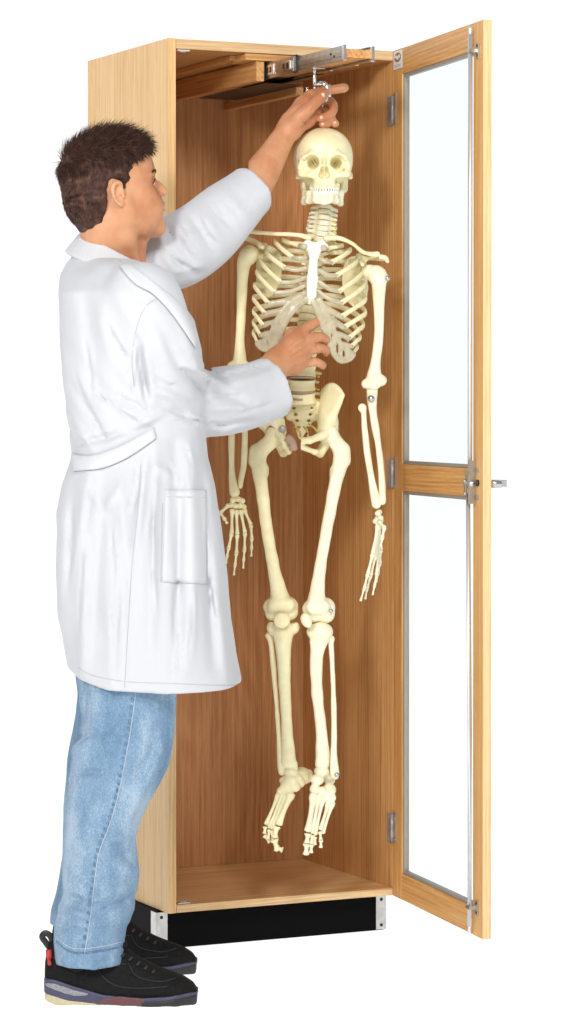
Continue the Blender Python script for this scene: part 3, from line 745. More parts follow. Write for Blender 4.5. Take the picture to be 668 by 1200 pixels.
for sg, EN in ((-1, ENDL), (1, ENDR)):
    s = sdf_px(296 if sg < 0 else 358, 368 if sg < 0 else 422, 284, 432, -.12, -.02, .0021)
    def band(pts, r, k=.004, sy=.5): s.chain([S(*p) for p in pts], [r * KM] * len(pts), k=k, smooth=5, sy=sy)
    mx = 366.5
    if sg < 0:
        att = {1: (358, 289), 2: (359, 302), 3: (358.5, 314), 4: (357.5, 325), 5: (357, 335), 6: (357.5, 343), 7: (359, 349)}
        marg = [(359.5, 350, -.088), (350, 357, -.090), (342, 365, -.090), (335, 376, -.087), (329, 389, -.080), (324, 401, -.068), (316, 408, -.056), (308, 408, -.048), (302, 403, -.038)]
        inn = [(352, 347, -.088), (340, 355, -.089), (330, 366, -.088), (323, 378, -.082), (318, 391, -.070), (312, 399, -.055)]
    else:
        att = {1: (378, 290), 2: (375, 303), 3: (374, 317), 4: (372.5, 329), 5: (371, 340), 6: (369, 348), 7: (367, 352)}
        marg = [(366, 351, -.088), (371, 361, -.090), (376, 373, -.090), (380, 386, -.087), (385, 400, -.078), (391, 414, -.066), (399, 421.5, -.054), (408, 420.5, -.046), (413.5, 415, -.040)]
        inn = [(374, 350, -.088), (381, 363, -.089), (388, 378, -.086), (393, 392, -.076), (400, 404, -.062), (407, 411, -.050)]
    for i in range(1, 8):
        e = EN[i]; a = att[i]
        r = 2.5 if i < 6 else 2.8
        band([e, ((e[0] + a[0]) / 2, (e[1] + a[1]) / 2 + (2.5 if i > 2 else .5), (e[2] - .084) / 2 - .003), (a[0], a[1], -.084 if i > 2 else -.075)], r)
    band(marg, 3.6); band(inn, 2.9)
    for i in (6, 7, 8, 9, 10):
        e = EN[i]; j = min(range(len(inn)), key=lambda u: abs(inn[u][1] - e[1] + 2)); m2 = marg[min(j + 2, len(marg) - 1)]
        band([e, inn[j], m2], 2.7)
    s.disp(wobble(.0006, 80, 9)); sb(s, 'rib_cartilage', M_cart)
# ---------------------------------------------------------------- shoulder girdles
long_bone('clavicle', [(362, 279, -.058, 3.6), (350, 275.5, -.062, 2.8), (325, 274, -.050, 2.3), (308, 273, -.030, 2.2), (295, 271.5, -.008, 2.8)])
long_bone('clavicle', [(382, 279, -.058, 3.6), (396, 279, -.060, 2.8), (412, 285, -.050, 2.5), (425, 295, -.030, 2.4), (436, 298, -.012, 3.0), (442, 298, -.004, 3.6)])
def scapula(cx, cy, sg, acr, cor, gl):
    s = sdf_px(min(cx - 30, acr[0] - 8), max(cx + 30, acr[0] + 8), 264, 362, -.05, .14, .0023)
    c = S(cx, cy, .088); R = rotm(0, sg * -.10, sg * .45)
    s.ell(c, (.036, .0045, .062), R)
    s.chain([S(cx - sg * 14, cy - 20, .100), S(cx + sg * 2, cy - 27, .088), S(*acr)], [.004, .005, .0065], k=.006)
    s.chain([S(cx + sg * 6, cy - 26, .07), S(*gl)], [.010, .0125], k=.01)
    s.chain([S(cx + sg * 4, cy - 30, .06), S(*cor)], [.007, .0055], k=.006)
    s.chain([S(cx + sg * 12, cy - 14, .07), S(cx + sg * 1, cy + 26, .092)], [.006, .0055], k=.005)
    s.disp(wobble(.0010, 60, 11)); return sb(s, 'scapula', M_bone)
scapula(315, 318, -1, (285, 277, .006), (307, 290, -.016), (303, 300, .020))
sc2 = scapula(416, 330, 1, (451, 303, .002), (424.5, 310, -.03), (428, 318, .018))
b = MB(); b.tube(catmull([S(444, 301, -.006), S(451, 302, -.004), (S(455, 308, -.002))], 5), [.006] * 8 + [.005, .004, .003], 10); b.build('acromion', M_bone, sc2, True, SB)
# ---------------------------------------------------------------- arms
long_bone('humerus', [(291, 300, .0, 11), (286, 309, .0, 8.5), (284, 330, .0, 6.6), (282.5, 370, .005, 5.8), (281, 400, .01, 5.8), (281, 419, .01, 8), (280, 429, .01, 9)], extra=[(272, 429, .01, 289, 430, .01, 6, 6), (293, 296, .01, 296, 297, .012, 9, 8)])
long_bone('humerus', [(441, 322, -.01, 11), (444, 331, -.01, 9), (444, 350, -.005, 7), (444, 392, .0, 5.4), (440, 425, .005, 6), (438, 442, .005, 8.5), (437, 450, .005, 8)], mat=M_bonew, extra=[(429, 450, .005, 447, 446, .005, 6, 6.5), (433, 319, 0, 436, 320, 0, 9, 9), (447, 322, -.012, 452, 326, -.012, 6.5, 4.5)])
MB().ball(S(454, 326, -.024), .0065, 12).build('shoulder_screw', M_screw, skel, True, SB)
MB().ball(S(435, 467, -.010), .0085, 12).build('elbow_screw', M_screw, skel, True, SB)
long_bone('ulna', [(273, 440, .012, 5.5), (271.5, 470, .006, 4), (271.5, 512, .0, 3.6), (271.5, 550, .0, 3.8), (273.5, 570, .0, 5), (275, 577, .0, 6.2)])
long_bone('radius', [(287, 440, .0, 5), (286.5, 470, .0, 3.4), (287, 512, .0, 3.6), (285.5, 545, .0, 3.5), (282.5, 562, .0, 3.4), (281.5, 570, .0, 3)])
long_bone('ulna', [(436, 456, .012, 6.5), (436, 472, .006, 5.6), (438, 490, .004, 4.6), (443, 520, .002, 4), (447, 555, .0, 3.8), (448, 580, .0, 4.2), (447.5, 587, .0, 4.8)], mat=M_bonew)
long_bone('radius', [(424.5, 478, -.002, 5.2), (426, 483, -.002, 3.4), (427.5, 505, .0, 3.5), (431, 535, .0, 4), (436, 565, .0, 4.4), (439.5, 583, .0, 5.6), (441, 591, .0, 5.8)], mat=M_bonew)
def bonelet(b, a, c, r, w=1.0):
    a = S(*a); c = S(*c); e_ = (c - a) * .03; a = a - e_; c = c + e_; t = np.linspace(0, 1, 9); prof = [.35, 1.15, 1.28, .82, .68, .68, .86, 1.12, .4]
    tt = [0, .02, .12, .26, .45, .6, .8, .96, 1.0]
    b.tube([a + (c - a) * u for u in tt], [r * KM * p for p in prof], 9, flat=(w, 1), up=(0, 1, .05)); return b
def small(name, a, c, r, parent, mat): return bonelet(MB(), a, c, r).build(name, mat, parent, True, SB)
def hand(carp, fingers, mat):
    s = sdf_px(min(c[0] for c in carp) - 8, max(c[0] for c in carp) + 8, min(c[1] for c in carp) - 8, max(c[1] for c in carp) + 8, -.035, .035, .0018)
    for c in carp: s.ell(S(*c[:3]), (c[3] * KM, c[4] * KM, c[5] * KM), k=.001)
    h = sb(s, 'hand', mat)
    for fg in fingers:
        for j in range(len(fg) - 1):
            a, c = fg[j], fg[j + 1]; r = (2.5, 2.2, 1.9, 1.5)[min(j, 3)]
            g = .04 if j else 0
            a2 = tuple(a[i] + (c[i] - a[i]) * g for i in range(3))
            small('metacarpal' if j == 0 else 'phalanx', a2, c, r, h, mat)
    return h
hand([(273, 586, 0, 4, 5, 3.6), (279, 585, 0, 4, 5, 3.6), (284, 587, 0, 3.6, 5, 3.6), (271, 592, -.004, 3.6, 5, 3.2), (276, 593, 0, 3.5, 5, 3.4), (281, 593, 0, 3.4, 5, 3.4), (286, 594, 0, 3.2, 4.5, 3.2)],
     [[(268, 592, -.012), (258, 601, -.022), (263, 608, -.034), (266, 613, -.042)],
      [(272, 597, .0), (271.5, 625, -.008), (268, 642, -.006), (266, 652, -.002), (265, 660, .004)],
      [(277, 598, .0), (278, 626, -.006), (277, 648, -.004), (275.5, 662, .002), (274, 674, .008)],
      [(282, 598, .0), (287, 624, -.002), (286.5, 644, .0), (285.5, 656, .005), (285, 666, .01)],
      [(286, 597, .002), (294, 615, .006), (295, 631, .008), (294.8, 642, .012), (294.5, 652, .018)]], M_bone)
hand([(443, 602, .0, 4, 4.6, 3.6), (444, 600, .014, 4, 5, 3.4), (446, 607, -.012, 3.6, 4.6, 3.4), (442, 608, .008, 3.8, 5, 3.2), (446, 610, .02, 3.6, 5, 3.4), (440, 611, -.006, 3.6, 5, 3.4), (444, 614, .004, 3.6, 5, 3.2)],
     [[(445, 612, -.018), (450.5, 618, -.034), (448, 630, -.044), (446, 641, -.050)],
      [(443, 614, -.010), (437, 648, -.020), (431, 672, -.022), (427, 689, -.018), (422.5, 704, -.012)],
      [(443, 614, .0), (440, 650, -.004), (434.5, 674, -.004), (430, 690, .002), (428, 702, .010)],
      [(443.5, 614, .010), (443, 648, .012), (441.5, 670, .014), (439, 686, .020), (436.5, 697, .028)],
      [(444, 614, .020), (446, 644, .028), (445, 660, .032), (443, 672, .038), (441, 682, .044)]], M_bonew)
# ---------------------------------------------------------------- pelvis
def hip(cx, jx, jy, sg, symx):
    s = sdf_px(min(cx, jx) - 32, max(cx, jx) + 34, 436, 550, -.08, .10, .0024)
    # flaring blade: thin shell curved round a vertical axis
    top = 447 if sg > 0 else 446
    for t in np.linspace(0, 1, 21):
        x = cx + sg * (-11 + 24 * t); d = .055 - .075 * t + .0
        yt = top + 3 + 26 * (t - .5) ** 2 * 1.6 + (3 * t)
        s.cap(S(x, yt, d), S(jx - sg * (5 - 8 * t), jy - 12, .012 - .012 * t), .0052, .010, k=.006, sy=1.0)
    s.ell(S(jx, jy, .002), (.026, .024, .026), k=.01)
    s.ell(S(jx + sg * 4, jy + 1, -.004), (.018, .020, .019), k=.005, sub=True)
    s.chain([S(jx - sg * 4, jy + 3, -.020), S((jx + symx) / 2, jy + 9, -.040), S(symx + sg * 6, 517, -.045)], [.0105, .0072, .0085], k=.006)
    s.chain([S(jx - sg * 2, jy + 12, .020), S(jx - sg * 9, jy + 24, .020), S(jx - sg * 15, jy + 23, -.004), S(symx + sg * 6, 522, -.040)], [.012, .0105, .0070, .0072], k=.006)
    s.chain([S(cx - sg * 13, 476, .050), S(cx - sg * 8, 489, .045), S(jx - sg * 2, jy - 2, .022)], [.010, .012, .012], k=.008)
    s.ell(S(jx + (cx - jx) * .5, jy - 13, .018), (.022 if sg > 0 else .036, .014, .024), rotm(0, 0, -sg * .5), k=.014)
    s.cap(S(cx - sg * 15, 481, .052), S(jx - sg * 4, jy - 8, .030), .013, .014, k=.010)
    s.disp(wobble(.0012, 45, 21 + sg)); return sb(s, 'hip_bone', M_bone)
hip(389, 384, 507, 1, 343); hip(306, 323, 506, -1, 340)
s = sdf_px(322, 386, 458, 522, -.01, .12, .0022)
s.chain([S(355, 472, .046), S(355, 488, .062), S(353, 502, .072), S(352, 512, .070)], [.030, .025, .014, .006], smooth=5, sy=.62)
s.cap(S(336, 475, .052), S(374, 475, .052), .014, .014, k=.012); s.cap(S(340, 487, .058), S(370, 487, .058), .012, .012, k=.01)
s.chain([S(349, 474, .026), S(352, 476, .024), S(355, 477, .023), S(361, 475, .026)], [.003, .003, .003, .003], k=.004)
for j in range(3): s.cap(S(347, 482 + 6.5 * j, .040 + .006 * j), S(362, 482 + 6.5 * j, .040 + .006 * j), .0022, k=.003)
for sg in (-1, 1):
    for j in range(4): s.ell(S(355 + sg * (10.5 - 1.8 * j), 478 + 7.6 * j, .036 + .008 * j), (.0042, .016, .0034), k=.002, sub=True)
s.disp(wobble(.001, 60, 4)); sb(s, 'sacrum', M_bone)
MB().tube(catmull([S(336, 513, -.052), S(342, 518, -.055), S(344, 527, -.05)], 4), [.010] * 9, 12, flat=(1, 1)).build('pubic_disc', M_disc, skel, True, SB)
b = MB().ball(S(331, 503, -.030), (.0095, .005, .0095), 14); b.build('hip_screw', M_hinge, skel, True, SB)
for a, c in (((362, 497, .02), (372, 510, .0)), ((345, 500, .03), (352, 512, .0)), ((356, 500, .03), (360, 514, .0))):
    MB().tube(catmull([S(*a), S((a[0] + c[0]) / 2 + 3, (a[1] + c[1]) / 2, -.01), S(*c)], 4), .0024, 8).build('nerve_root', M_nerve, skel, True, SB)
# ---------------------------------------------------------------- legs
long_bone('femur', [(386, 508, -.002, 11), (392, 516, .0, 9), (400, 530, .004, 10), (398, 546, .004, 9.2), (392, 572, -.004, 7.6), (383, 620, -.014, 6.9), (376, 660, -.012, 7), (372, 690, -.004, 8.8), (371, 708, .004, 12)], mat=M_bonew, h=.0028,
          extra=[(403, 527, .006, 404, 540, .006, 8, 7), (366, 714, .014, 367, 720, .010, 12, 10), (381, 712, .014, 381, 719, .010, 12, 11.5), (367, 712, -.012, 378, 711, -.012, 9, 9), (392, 551, .010, 391, 557, .010, 6, 5)])
long_bone('femur', [(322, 510, -.002, 11), (316, 518, .0, 9), (304, 531, .004, 10), (303.5, 548, .004, 9), (307, 574, -.004, 7.6), (313, 620, -.014, 7.1), (320, 662, -.012, 7.4), (326, 690, -.004, 9.4), (329, 706, .004, 13)], h=.0028,
          extra=[(299, 528, .006, 297.5, 541, .006, 7.5, 6.5), (320, 712, .014, 320, 718, .010, 12, 9.5), (338, 711, .014, 339, 717, .010, 12, 10.5), (322, 710, -.012, 337, 709, -.012, 9, 9), (309, 549, .010, 310, 555, .010, 6, 5)])
for c, rr, rz in (((330, 727, -.038), (.0195, .009, .0185), 0), ((359, 727, -.034), (.0130, .012, .0190), 1)):
    s = SDF(S(*c) - .03, S(*c) + .03, .0022); s.ell(S(*c), rr, rotm(0, -.55 * rz, -.7 * rz)); s.disp(wobble(.0008, 70, 2)); sb(s, 'patella', M_bonew if rz else M_bone)
MB().ball(S(388, 716, -.018), .0048, 10).build('knee_screw', M_screw, skel, True, SB)
long_bone('tibia', [(331.5, 738, .0, 13), (332, 751, -.002, 10.5), (332.5, 770, -.004, 8.2), (334, 810, .0, 6.9), (336, 850, .0, 6.6), (337.5, 878, .0, 8), (337.5, 893, .0, 9.5)], h=.0028,
          extra=[(321, 736, .004, 343, 735, .004, 8.5, 8.5), (332, 748, -.016, 332, 756, -.012, 5, 4), (344, 896, -.002, 345, 901, -.002, 5, 4)], sub=[(325, 727, .0, 8, 10, 4), (340, 727, .0, 8, 10, 4)])
long_bone('fibula', [(315.5, 745, .012, 4.6), (318, 756, .012, 3.4), (322, 800, .012, 3.1), (326, 850, .010, 3.0), (328, 880, .006, 3.6), (329.5, 898, .0, 4.6), (330.5, 905, .0, 4)])
long_bone('tibia', [(375.5, 742, .0, 13), (374, 753, -.002, 9.6), (370.5, 775, -.004, 7.6), (372, 815, .0, 6.6), (376, 850, .0, 6.4), (378, 880, .0, 8), (377.5, 895, .0, 8.6)], mat=M_bonew, h=.0028,
          extra=[(368, 740, .004, 382, 740, .004, 9, 8.5), (368, 752, -.012, 368, 759, -.010, 5, 4)])
long_bone('fibula', [(387.5, 749, .006, 5.2), (388, 757, .008, 3.4), (390, 795, .010, 3.0), (391.5, 850, .010, 3.3), (391, 885, .006, 3.8), (392, 903, .0, 5.2), (392.5, 909, .0, 5)], mat=M_bonew)
MB().ball(S(394.5, 908, -.012), .0058, 12).build('ankle_screw', M_screw, skel, True, SB)
def foot(tarsals, metas, toes, mat):
    xs = [t[0] for t in tarsals]; ys = [t[1] for t in tarsals]
    s = sdf_px(min(xs) - 12, max(xs) + 12, min(ys) - 12, max(ys) + 12, -.06, .09, .0020)
    for t in tarsals: s.ell(S(*t[:3]), (t[3] * KM, t[4] * KM, t[5] * KM), k=.003)
    s.disp(wobble(.0011, 80, 6)); f = sb(s, 'foot', mat)
    for a, c, r in metas: small('metatarsal', a, c, r, f, mat)
    for a, c, r in toes: small('phalanx', a, c, r, f, mat)
foot([(341, 905, 0, 9, 10, 7), (353, 906, .03, 10, 14, 7), (361, 909, .055, 7, 9, 8), (341, 915, -.012, 9, 9, 7), (335, 921, -.016, 7, 7, 6), (345, 922, -.018, 7, 7, 6), (352, 917, .0, 6, 8, 6), (348, 912, -.006, 7, 7, 5), (357, 913, .02, 6, 9, 6), (333, 915, -.004, 6, 7, 5), (330, 927, -.018, 6, 7, 5.5), (338, 929, -.022, 6, 6, 5.5)],
     [((327, 930, -.018), (312, 966, -.03), 3.0), ((331, 931, -.022), (316, 970, -.036), 3.0), ((335, 932, -.024), (319, 971, -.042), 3.2), ((341, 930, -.026), (326, 966, -.05), 4.6)],
     [((311, 969, -.03), (310, 977, -.034), 2.6), ((310, 979, -.034), (316, 987, -.03), 2.4), ((316, 973, -.036), (314, 983, -.046), 2.4), ((318.5, 974, -.042), (320, 985, -.05), 2.4), ((324, 969, -.05), (322, 982, -.056), 4.0), ((321.5, 984, -.057), (325, 996, -.052), 4.0), ((325, 994, -.052), (331, 996, -.056), 3.4)], M_bone)
foot([(377, 904, 0, 9, 10, 7), (384, 908, .035, 8, 14, 7), (386, 913, .06, 7, 8, 8), (372, 914, -.016, 8, 8, 7), (369, 925, -.022, 6.5, 6.5, 7), (386, 926, -.005, 8, 10, 8), (386, 935, -.012, 8.5, 8, 7.5), (378, 928, -.02, 6, 6, 7)],
     [((368, 931, -.024), (361, 974, -.05), 4.6), ((374, 932, -.022), (366, 976, -.046), 3.0), ((379, 934, -.020), (369, 978, -.042), 2.8), ((385, 941, -.016), (375.5, 972, -.034), 2.8), ((390, 940, -.012), (378, 976, -.028), 2.8)],
     [((361, 977, -.05), (359.5, 988, -.052), 3.8), ((359.5, 989, -.052), (358.5, 1001, -.046), 3.8), ((366, 979, -.046), (365, 989, -.05), 2.8), ((365, 990, -.05), (364.5, 999, -.046), 2.6), ((375, 975, -.034), (376, 984, -.04), 2.4), ((376, 985, -.04), (376, 993, -.036), 2.3), ((369, 981, -.042), (369, 990, -.046), 2.4)], M_bonew)
# ================================================================== MAN
MB0 = np.array([-.33, 6.38, 0])
man = root('person', tuple(MB0), 0, 'man in white lab coat, blue jeans and black sneakers reaching up to hang the skeleton', 'person')
def box_px(x0, x1, y0, y1, d0_, d1_, h):
    a = np.array([U(x, y, d) for x in (x0, x1) for y in (y0, y1) for d in (d0_, d1_)]); return SDF(a.min(0), a.max(0), h)
# ---------------------------------------------------------------- head (own frame: f forward, l towards his left, u up)
HCEN = U(131.5, 223, 6.42); YAW, PIT = math.radians(21), math.radians(12)
Fv = np.array([math.cos(YAW) * math.cos(PIT), math.sin(YAW) * math.cos(PIT), math.sin(PIT)])
Lv = np.array([-math.sin(YAW), math.cos(YAW), 0.0]); Uv = np.cross(Fv, Lv)
RH = np.stack([Fv, Lv, Uv], 1)
def Hh(f, l, u): return HCEN + Fv * f + Lv * l + Uv * u
hs = SDF(HCEN - np.array([.17, .15, .30]), HCEN + np.array([.18, .15, .17]), .0026)
def he(f, l, u, r, R2=None, k=0, sub=False): hs.ell(Hh(f, l, u), r, RH if R2 is None else RH @ R2, k, sub)
he(-.012, 0, .040, (.097, .076, .080)); he(.018, 0, .052, (.078, .066, .066), k=.02)
he(.040, 0, -.010, (.052, .057, .070), k=.03)
he(.050, 0, -.048, (.048, .046, .050), k=.03); he(.074, 0, -.048, (.027, .030, .026), k=.02)
he(.061, 0, .028, (.040, .050, .034), k=.02)
for sg in (-1, 1):
    hs.chain([Hh(.002, sg * .060, -.030), Hh(.006, sg * .056, -.066), Hh(.038, sg * .040, -.092), Hh(.080, sg * .012, -.104)], [.017, .017, .015, .014], k=.02)   # jaw line
    he(.058, sg * .046, -.018, (.020, .014, .015), k=.018)                                  # cheek bone
    he(.078, sg * .030, .018, (.016, .020, .0065), k=.010)                                  # brow
    he(.100, sg * .032, .001, (.016, .015, .0095), k=.010, sub=True)                        # eye hollow
    he(.0760, sg * .031, -.0005, (.0132, .0140, .0130), k=.002)
    hs.chain([Hh(.088, sg * .018, -.003), Hh(.0935, sg * .030, .0055), Hh(.083, sg * .044, -.001)], [.0020, .0028, .0022], k=.003)
    he(.101, sg * .010, -.030, (.0085, .0075, .0070), k=.006)                               # nostril wing
    he(.056, sg * .030, -.056, (.034, .022, .034), k=.03)
    he(.020, sg * .046, -.052, (.030, .016, .034), k=.025)
hs.chain([Hh(.090, 0, .012), Hh(.106, 0, -.010), Hh(.116, 0, -.024)], [.0085, .0082, .0096], k=.010)
hs.chain([Hh(.094, .022, -.055), Hh(.105, .008, -.0515), Hh(.105, -.008, -.0515), Hh(.094, -.022, -.055)], [.0035, .0052, .0052, .0035], k=.006)
hs.chain([Hh(.093, .020, -.0615), Hh(.103, .0, -.0635), Hh(.093, -.020, -.0615)], [.0035, .0060, .0035], k=.006)
hs.chain([Hh(.106, .02, -.0585), Hh(.112, 0, -.0578), Hh(.106, -.02, -.0585)], [.0014, .0018, .0014], k=.003, sub=True)
he(.084, 0, -.095, (.018, .021, .018), k=.02)                                              # chin
he(.106, 0, -.077, (.010, .024, .006), k=.012, sub=True)
# neck, sloping down into the collar
NK = U(130, 330, 6.44)
hs.chain([Hh(-.020, 0, -.030), Hh(-.030, 0, -.085), NK], [.055, .052, .053], k=.03)
hs.chain([Hh(-.002, -.058, -.040), Hh(-.004, -.046, -.110), Hh(.018, -.022, -.175)], [.012, .013, .010], k=.02)
hs.chain([Hh(.050, 0, -.098), Hh(.032, 0, -.125), Hh(.028, 0, -.170)], [.018, .018, .016], k=.02)
# ears
for sg in (-1, 1):
    e = lambda f, o, u: Hh(f * .86 - .012, sg * (.073 + o), u * .86 - .012)
    hs.ell(e(-.002, .005, .000), (.0138, .007, .0235), RH @ rotm(0, .15, sg * .35), k=.006)
    hs.chain([e(.010, .002, .012), e(.006, .011, .026), e(-.008, .015, .029), e(-.019, .017, .016), e(-.018, .015, -.004), e(-.010, .010, -.020), e(.000, .006, -.028), e(.006, .003, -.024)], [.0030, .0034, .0038, .0040, .0036, .0036, .0052, .004], k=.003, smooth=4)
    hs.ell(e(-.005, .013, .006), (.0080, .0065, .0125), RH @ rotm(0, .15, sg * .35), k=.004, sub=True)
    hs.ell(e(.001, .011, -.008), (.0060, .0075, .0065), RH, k=.003, sub=True)
    hs.chain([e(.008, .006, .002), e(.010, .008, -.008)], [.0035, .0038], k=.003)
hs.disp(wobble(.0009, 40, 1))
headV, headQ = hs.mesh(); headV = relaxed(headV, headQ, 1)
BM = MB()
def addm(V, Q):
    n = len(BM.v); BM.v += V.tolist(); BM.f += (Q + n).tolist()
# ---------------------------------------------------------------- arms and hands (joints in photo pixels + distance)
def limb(sd, pts, k=0, smooth=0, sub=False): sd.chain([U(*p[:3]) for p in pts], [p[3] for p in pts], k=k, smooth=smooth, sub=sub)
# left arm, hand closing on the ring
lh = box_px(292, 416, 88, 235, 6.60, 6.86, .0019)
limb(lh, [(268, 258, 6.645, .046), (298, 216, 6.685, .0435), (315, 189, 6.71, .036), (330, 164, 6.735, .0275), (340, 148, 6.745, .0250)], smooth=4)
limb(lh, [(338, 152, 6.738, .0215), (351, 134, 6.745, .0200), (360, 122, 6.755, .0150)], k=.012)
limb(lh, [(342, 140, 6.752, .0200), (354, 123, 6.765, .0165), (364, 111, 6.772, .0130)], k=.014)
limb(lh, [(345, 152, 6.745, .0190), (360, 140, 6.760, .0170), (370, 132, 6.772, .0140)], k=.014)
limb(lh, [(336, 150, 6.752, .020), (356, 130, 6.772, .019)], k=.014)
limb(lh, [(362, 113, 6.772, .0122), (375, 107.5, 6.785, .0106), (390, 105, 6.788, .0096), (401, 103.4, 6.785, .0088), (404, 103, 6.784, .0076)], k=.005, smooth=3)      # index
limb(lh, [(366, 120, 6.782, .0120), (382, 117, 6.800, .0108), (390, 123, 6.795, .0104), (388.5, 133, 6.778, .0096), (378, 138, 6.762, .0090), (375.5, 138.3, 6.758, .0082)], k=.0035, smooth=3)  # middle
limb(lh, [(366, 130, 6.782, .0115), (381, 131, 6.802, .0100), (388.5, 138, 6.790, .0094), (384, 145, 6.772, .0088), (377.5, 146, 6.765, .0078)], k=.0025, smooth=3)   # ring
limb(lh, [(362, 139, 6.782, .0105), (377, 142, 6.805, .0088), (388, 141, 6.800, .0082), (393.5, 144.5, 6.785, .0076), (392, 146, 6.778, .0068)], k=.002, smooth=3)    # little
limb(lh, [(344, 146, 6.728, .0160), (355, 134, 6.722, .0150), (365, 125, 6.724, .0118), (374, 116.5, 6.734, .0108), (379, 111, 6.742, .0098), (380.5, 109, 6.745, .0078)], k=.006, smooth=3)  # thumb
lh.disp(strokes([(353, 139, 361, 147, -.0022, 1.6), (366, 127, 369, 120, -.0010, 1.0), (373, 119, 371, 115, -.0009, .9), (335, 160, 346, 166, -.0012, 1.2), (340, 130, 360, 112, .0014, 1.5), (322, 178, 345, 148, .0014, 2.5)]), .012)
lh.disp(wobble(.0008, 55, 2), .012)
V, Q = lh.mesh(); addm(relaxed(V, Q, 1), Q)
nail = []
def nailat(sd, px, py, w_, h_, dy0, name='fingernail'):
    p = sd.surf(px, py, 0, dy0 - .03, dy0 + .05)
    if p is not None: nail.append((p, w_, h_))
nailat(lh, 378.5, 111.5, .0062, .0072, 6.742); nailat(lh, 376.5, 137.5, .0050, .0046, 6.76); nailat(lh, 378, 145.3, .0046, .0044, 6.765); nailat(lh, 392.5, 143.6, .004, .0042, 6.78)
# right arm, hand round the spine
rh = box_px(298, 394, 360, 462, 6.52, 6.82, .0019)
limb(rh, [(290, 455, 6.58, .044), (305, 444, 6.61, .040), (320, 430, 6.645, .034), (329, 423, 6.66, .0305)], smooth=4)
limb(rh, [(325, 420, 6.662, .0250), (342, 403, 6.675, .0190), (353, 391, 6.690, .0140)], k=.016)
limb(rh, [(325, 424, 6.662, .0250), (346, 409, 6.672, .0200), (363, 399, 6.688, .0140)], k=.016)
limb(rh, [(326, 427, 6.664, .0250), (347, 418, 6.676, .0195), (364, 410, 6.690, .0135)], k=.014)
limb(rh, [(327, 430, 6.668, .0240), (345, 428, 6.685, .0180), (359, 424, 6.700, .0125)], k=.014)
limb(rh, [(350, 392, 6.690, .0135), (362, 383, 6.700, .0112), (371, 377.5, 6.715, .0100), (377.5, 374.5, 6.728, .0086)], k=.005, smooth=3)
limb(rh, [(361, 399, 6.690, .0135), (374, 395, 6.700, .0110), (382, 398.5, 6.722, .0100), (382.5, 402, 6.745, .0088)], k=.004, smooth=3)
limb(rh, [(362, 411, 6.692, .0128), (375, 408, 6.700, .0106), (382.5, 411, 6.722, .0096), (382, 414, 6.745, .0085)], k=.003, smooth=3)
limb(rh, [(357, 425, 6.702, .0118), (369, 424, 6.706, .0098), (377.5, 427, 6.722, .0088), (378, 429, 6.742, .0078)], k=.003, smooth=3)
limb(rh, [(332, 407, 6.690, .0160), (341, 392, 6.715, .0125), (346, 388, 6.735, .0100)], k=.010)
rh.disp(strokes([(338, 409, 358, 394, .0028, 1.7), (340, 412, 360, 399, -.0016, 1.5), (340, 416, 362, 402, .0026, 1.6), (340, 418, 362, 406, -.0016, 1.4), (341, 421, 362, 411, .0026, 1.6), (342, 428, 358, 424, .0022, 1.6), (352, 396, 366, 388, -.0014, 1.4), (357, 404, 370, 402, -.0022, 1.4), (357, 416, 372, 416, -.0024, 1.4), (356, 431, 364, 432, -.0008, 1.4), (372, 391, 375, 399, -.0018, .8), (374, 391, 377, 399, -.0014, .6), (371, 404, 374, 412, -.0018, .8), (364, 379, 369, 386, -.0018, .8), (366, 420, 368, 428, -.0016, .8), (352, 388, 354, 398, .0016, 2.5), (362, 396, 364, 403, .0018, 2.5), (362, 408, 364, 415, .0018, 2.5)]), .012)
rh.disp(wobble(.0009, 50, 4), .012)
V, Q = rh.mesh(); addm(relaxed(V, Q, 1), Q)
addm(headV, headQ)
# covered body: chest, upper arms, hips and legs inside the clothes
core = SDF(U(60, 1140, 6.30) - np.array([.08, .35, .02]), np.array([.0, 6.80, 1.86]), .011)
limb(core, [(131, 345, 6.43, .055), (142, 392, 6.42, .100), (150, 420, 6.40, .115), (155, 500, 6.38, .11), (150, 570, 6.38, .12), (150, 640, 6.38, .115)], k=.03)
limb(core, [(148, 372, 6.40, .07), (168, 362, 6.28, .055), (190, 412, 6.31, .055), (206, 462, 6.42, .048), (250, 468, 6.51, .045), (292, 455, 6.58, .042)], k=.03)
limb(core, [(140, 360, 6.46, .06), (172, 324, 6.57, .048), (204, 298, 6.585, .048), (232, 279, 6.61, .046), (274, 255, 6.648, .044)], k=.03)
limb(core, [(150, 640, 6.34, .09), (148, 780, 6.30, .066), (138, 880, 6.27, .054), (118, 980, 6.255, .048), (106, 1100, 6.25, .036)], k=.03)
limb(core, [(150, 640, 6.42, .09), (142, 780, 6.46, .062), (128, 880, 6.52, .050), (108, 980, 6.585, .044), (98, 1080, 6.59, .034)], k=.03)
V, Q = core.mesh(); addm(V, Q)
body = BM.build('body', M_skin, man, True, MB0)
for p, a, c in nail: MB().ball(p + np.array([0, .0005, 0]), (a * .85, .0016, c * .85), 12).build('fingernail', M_nail, body, True, MB0)
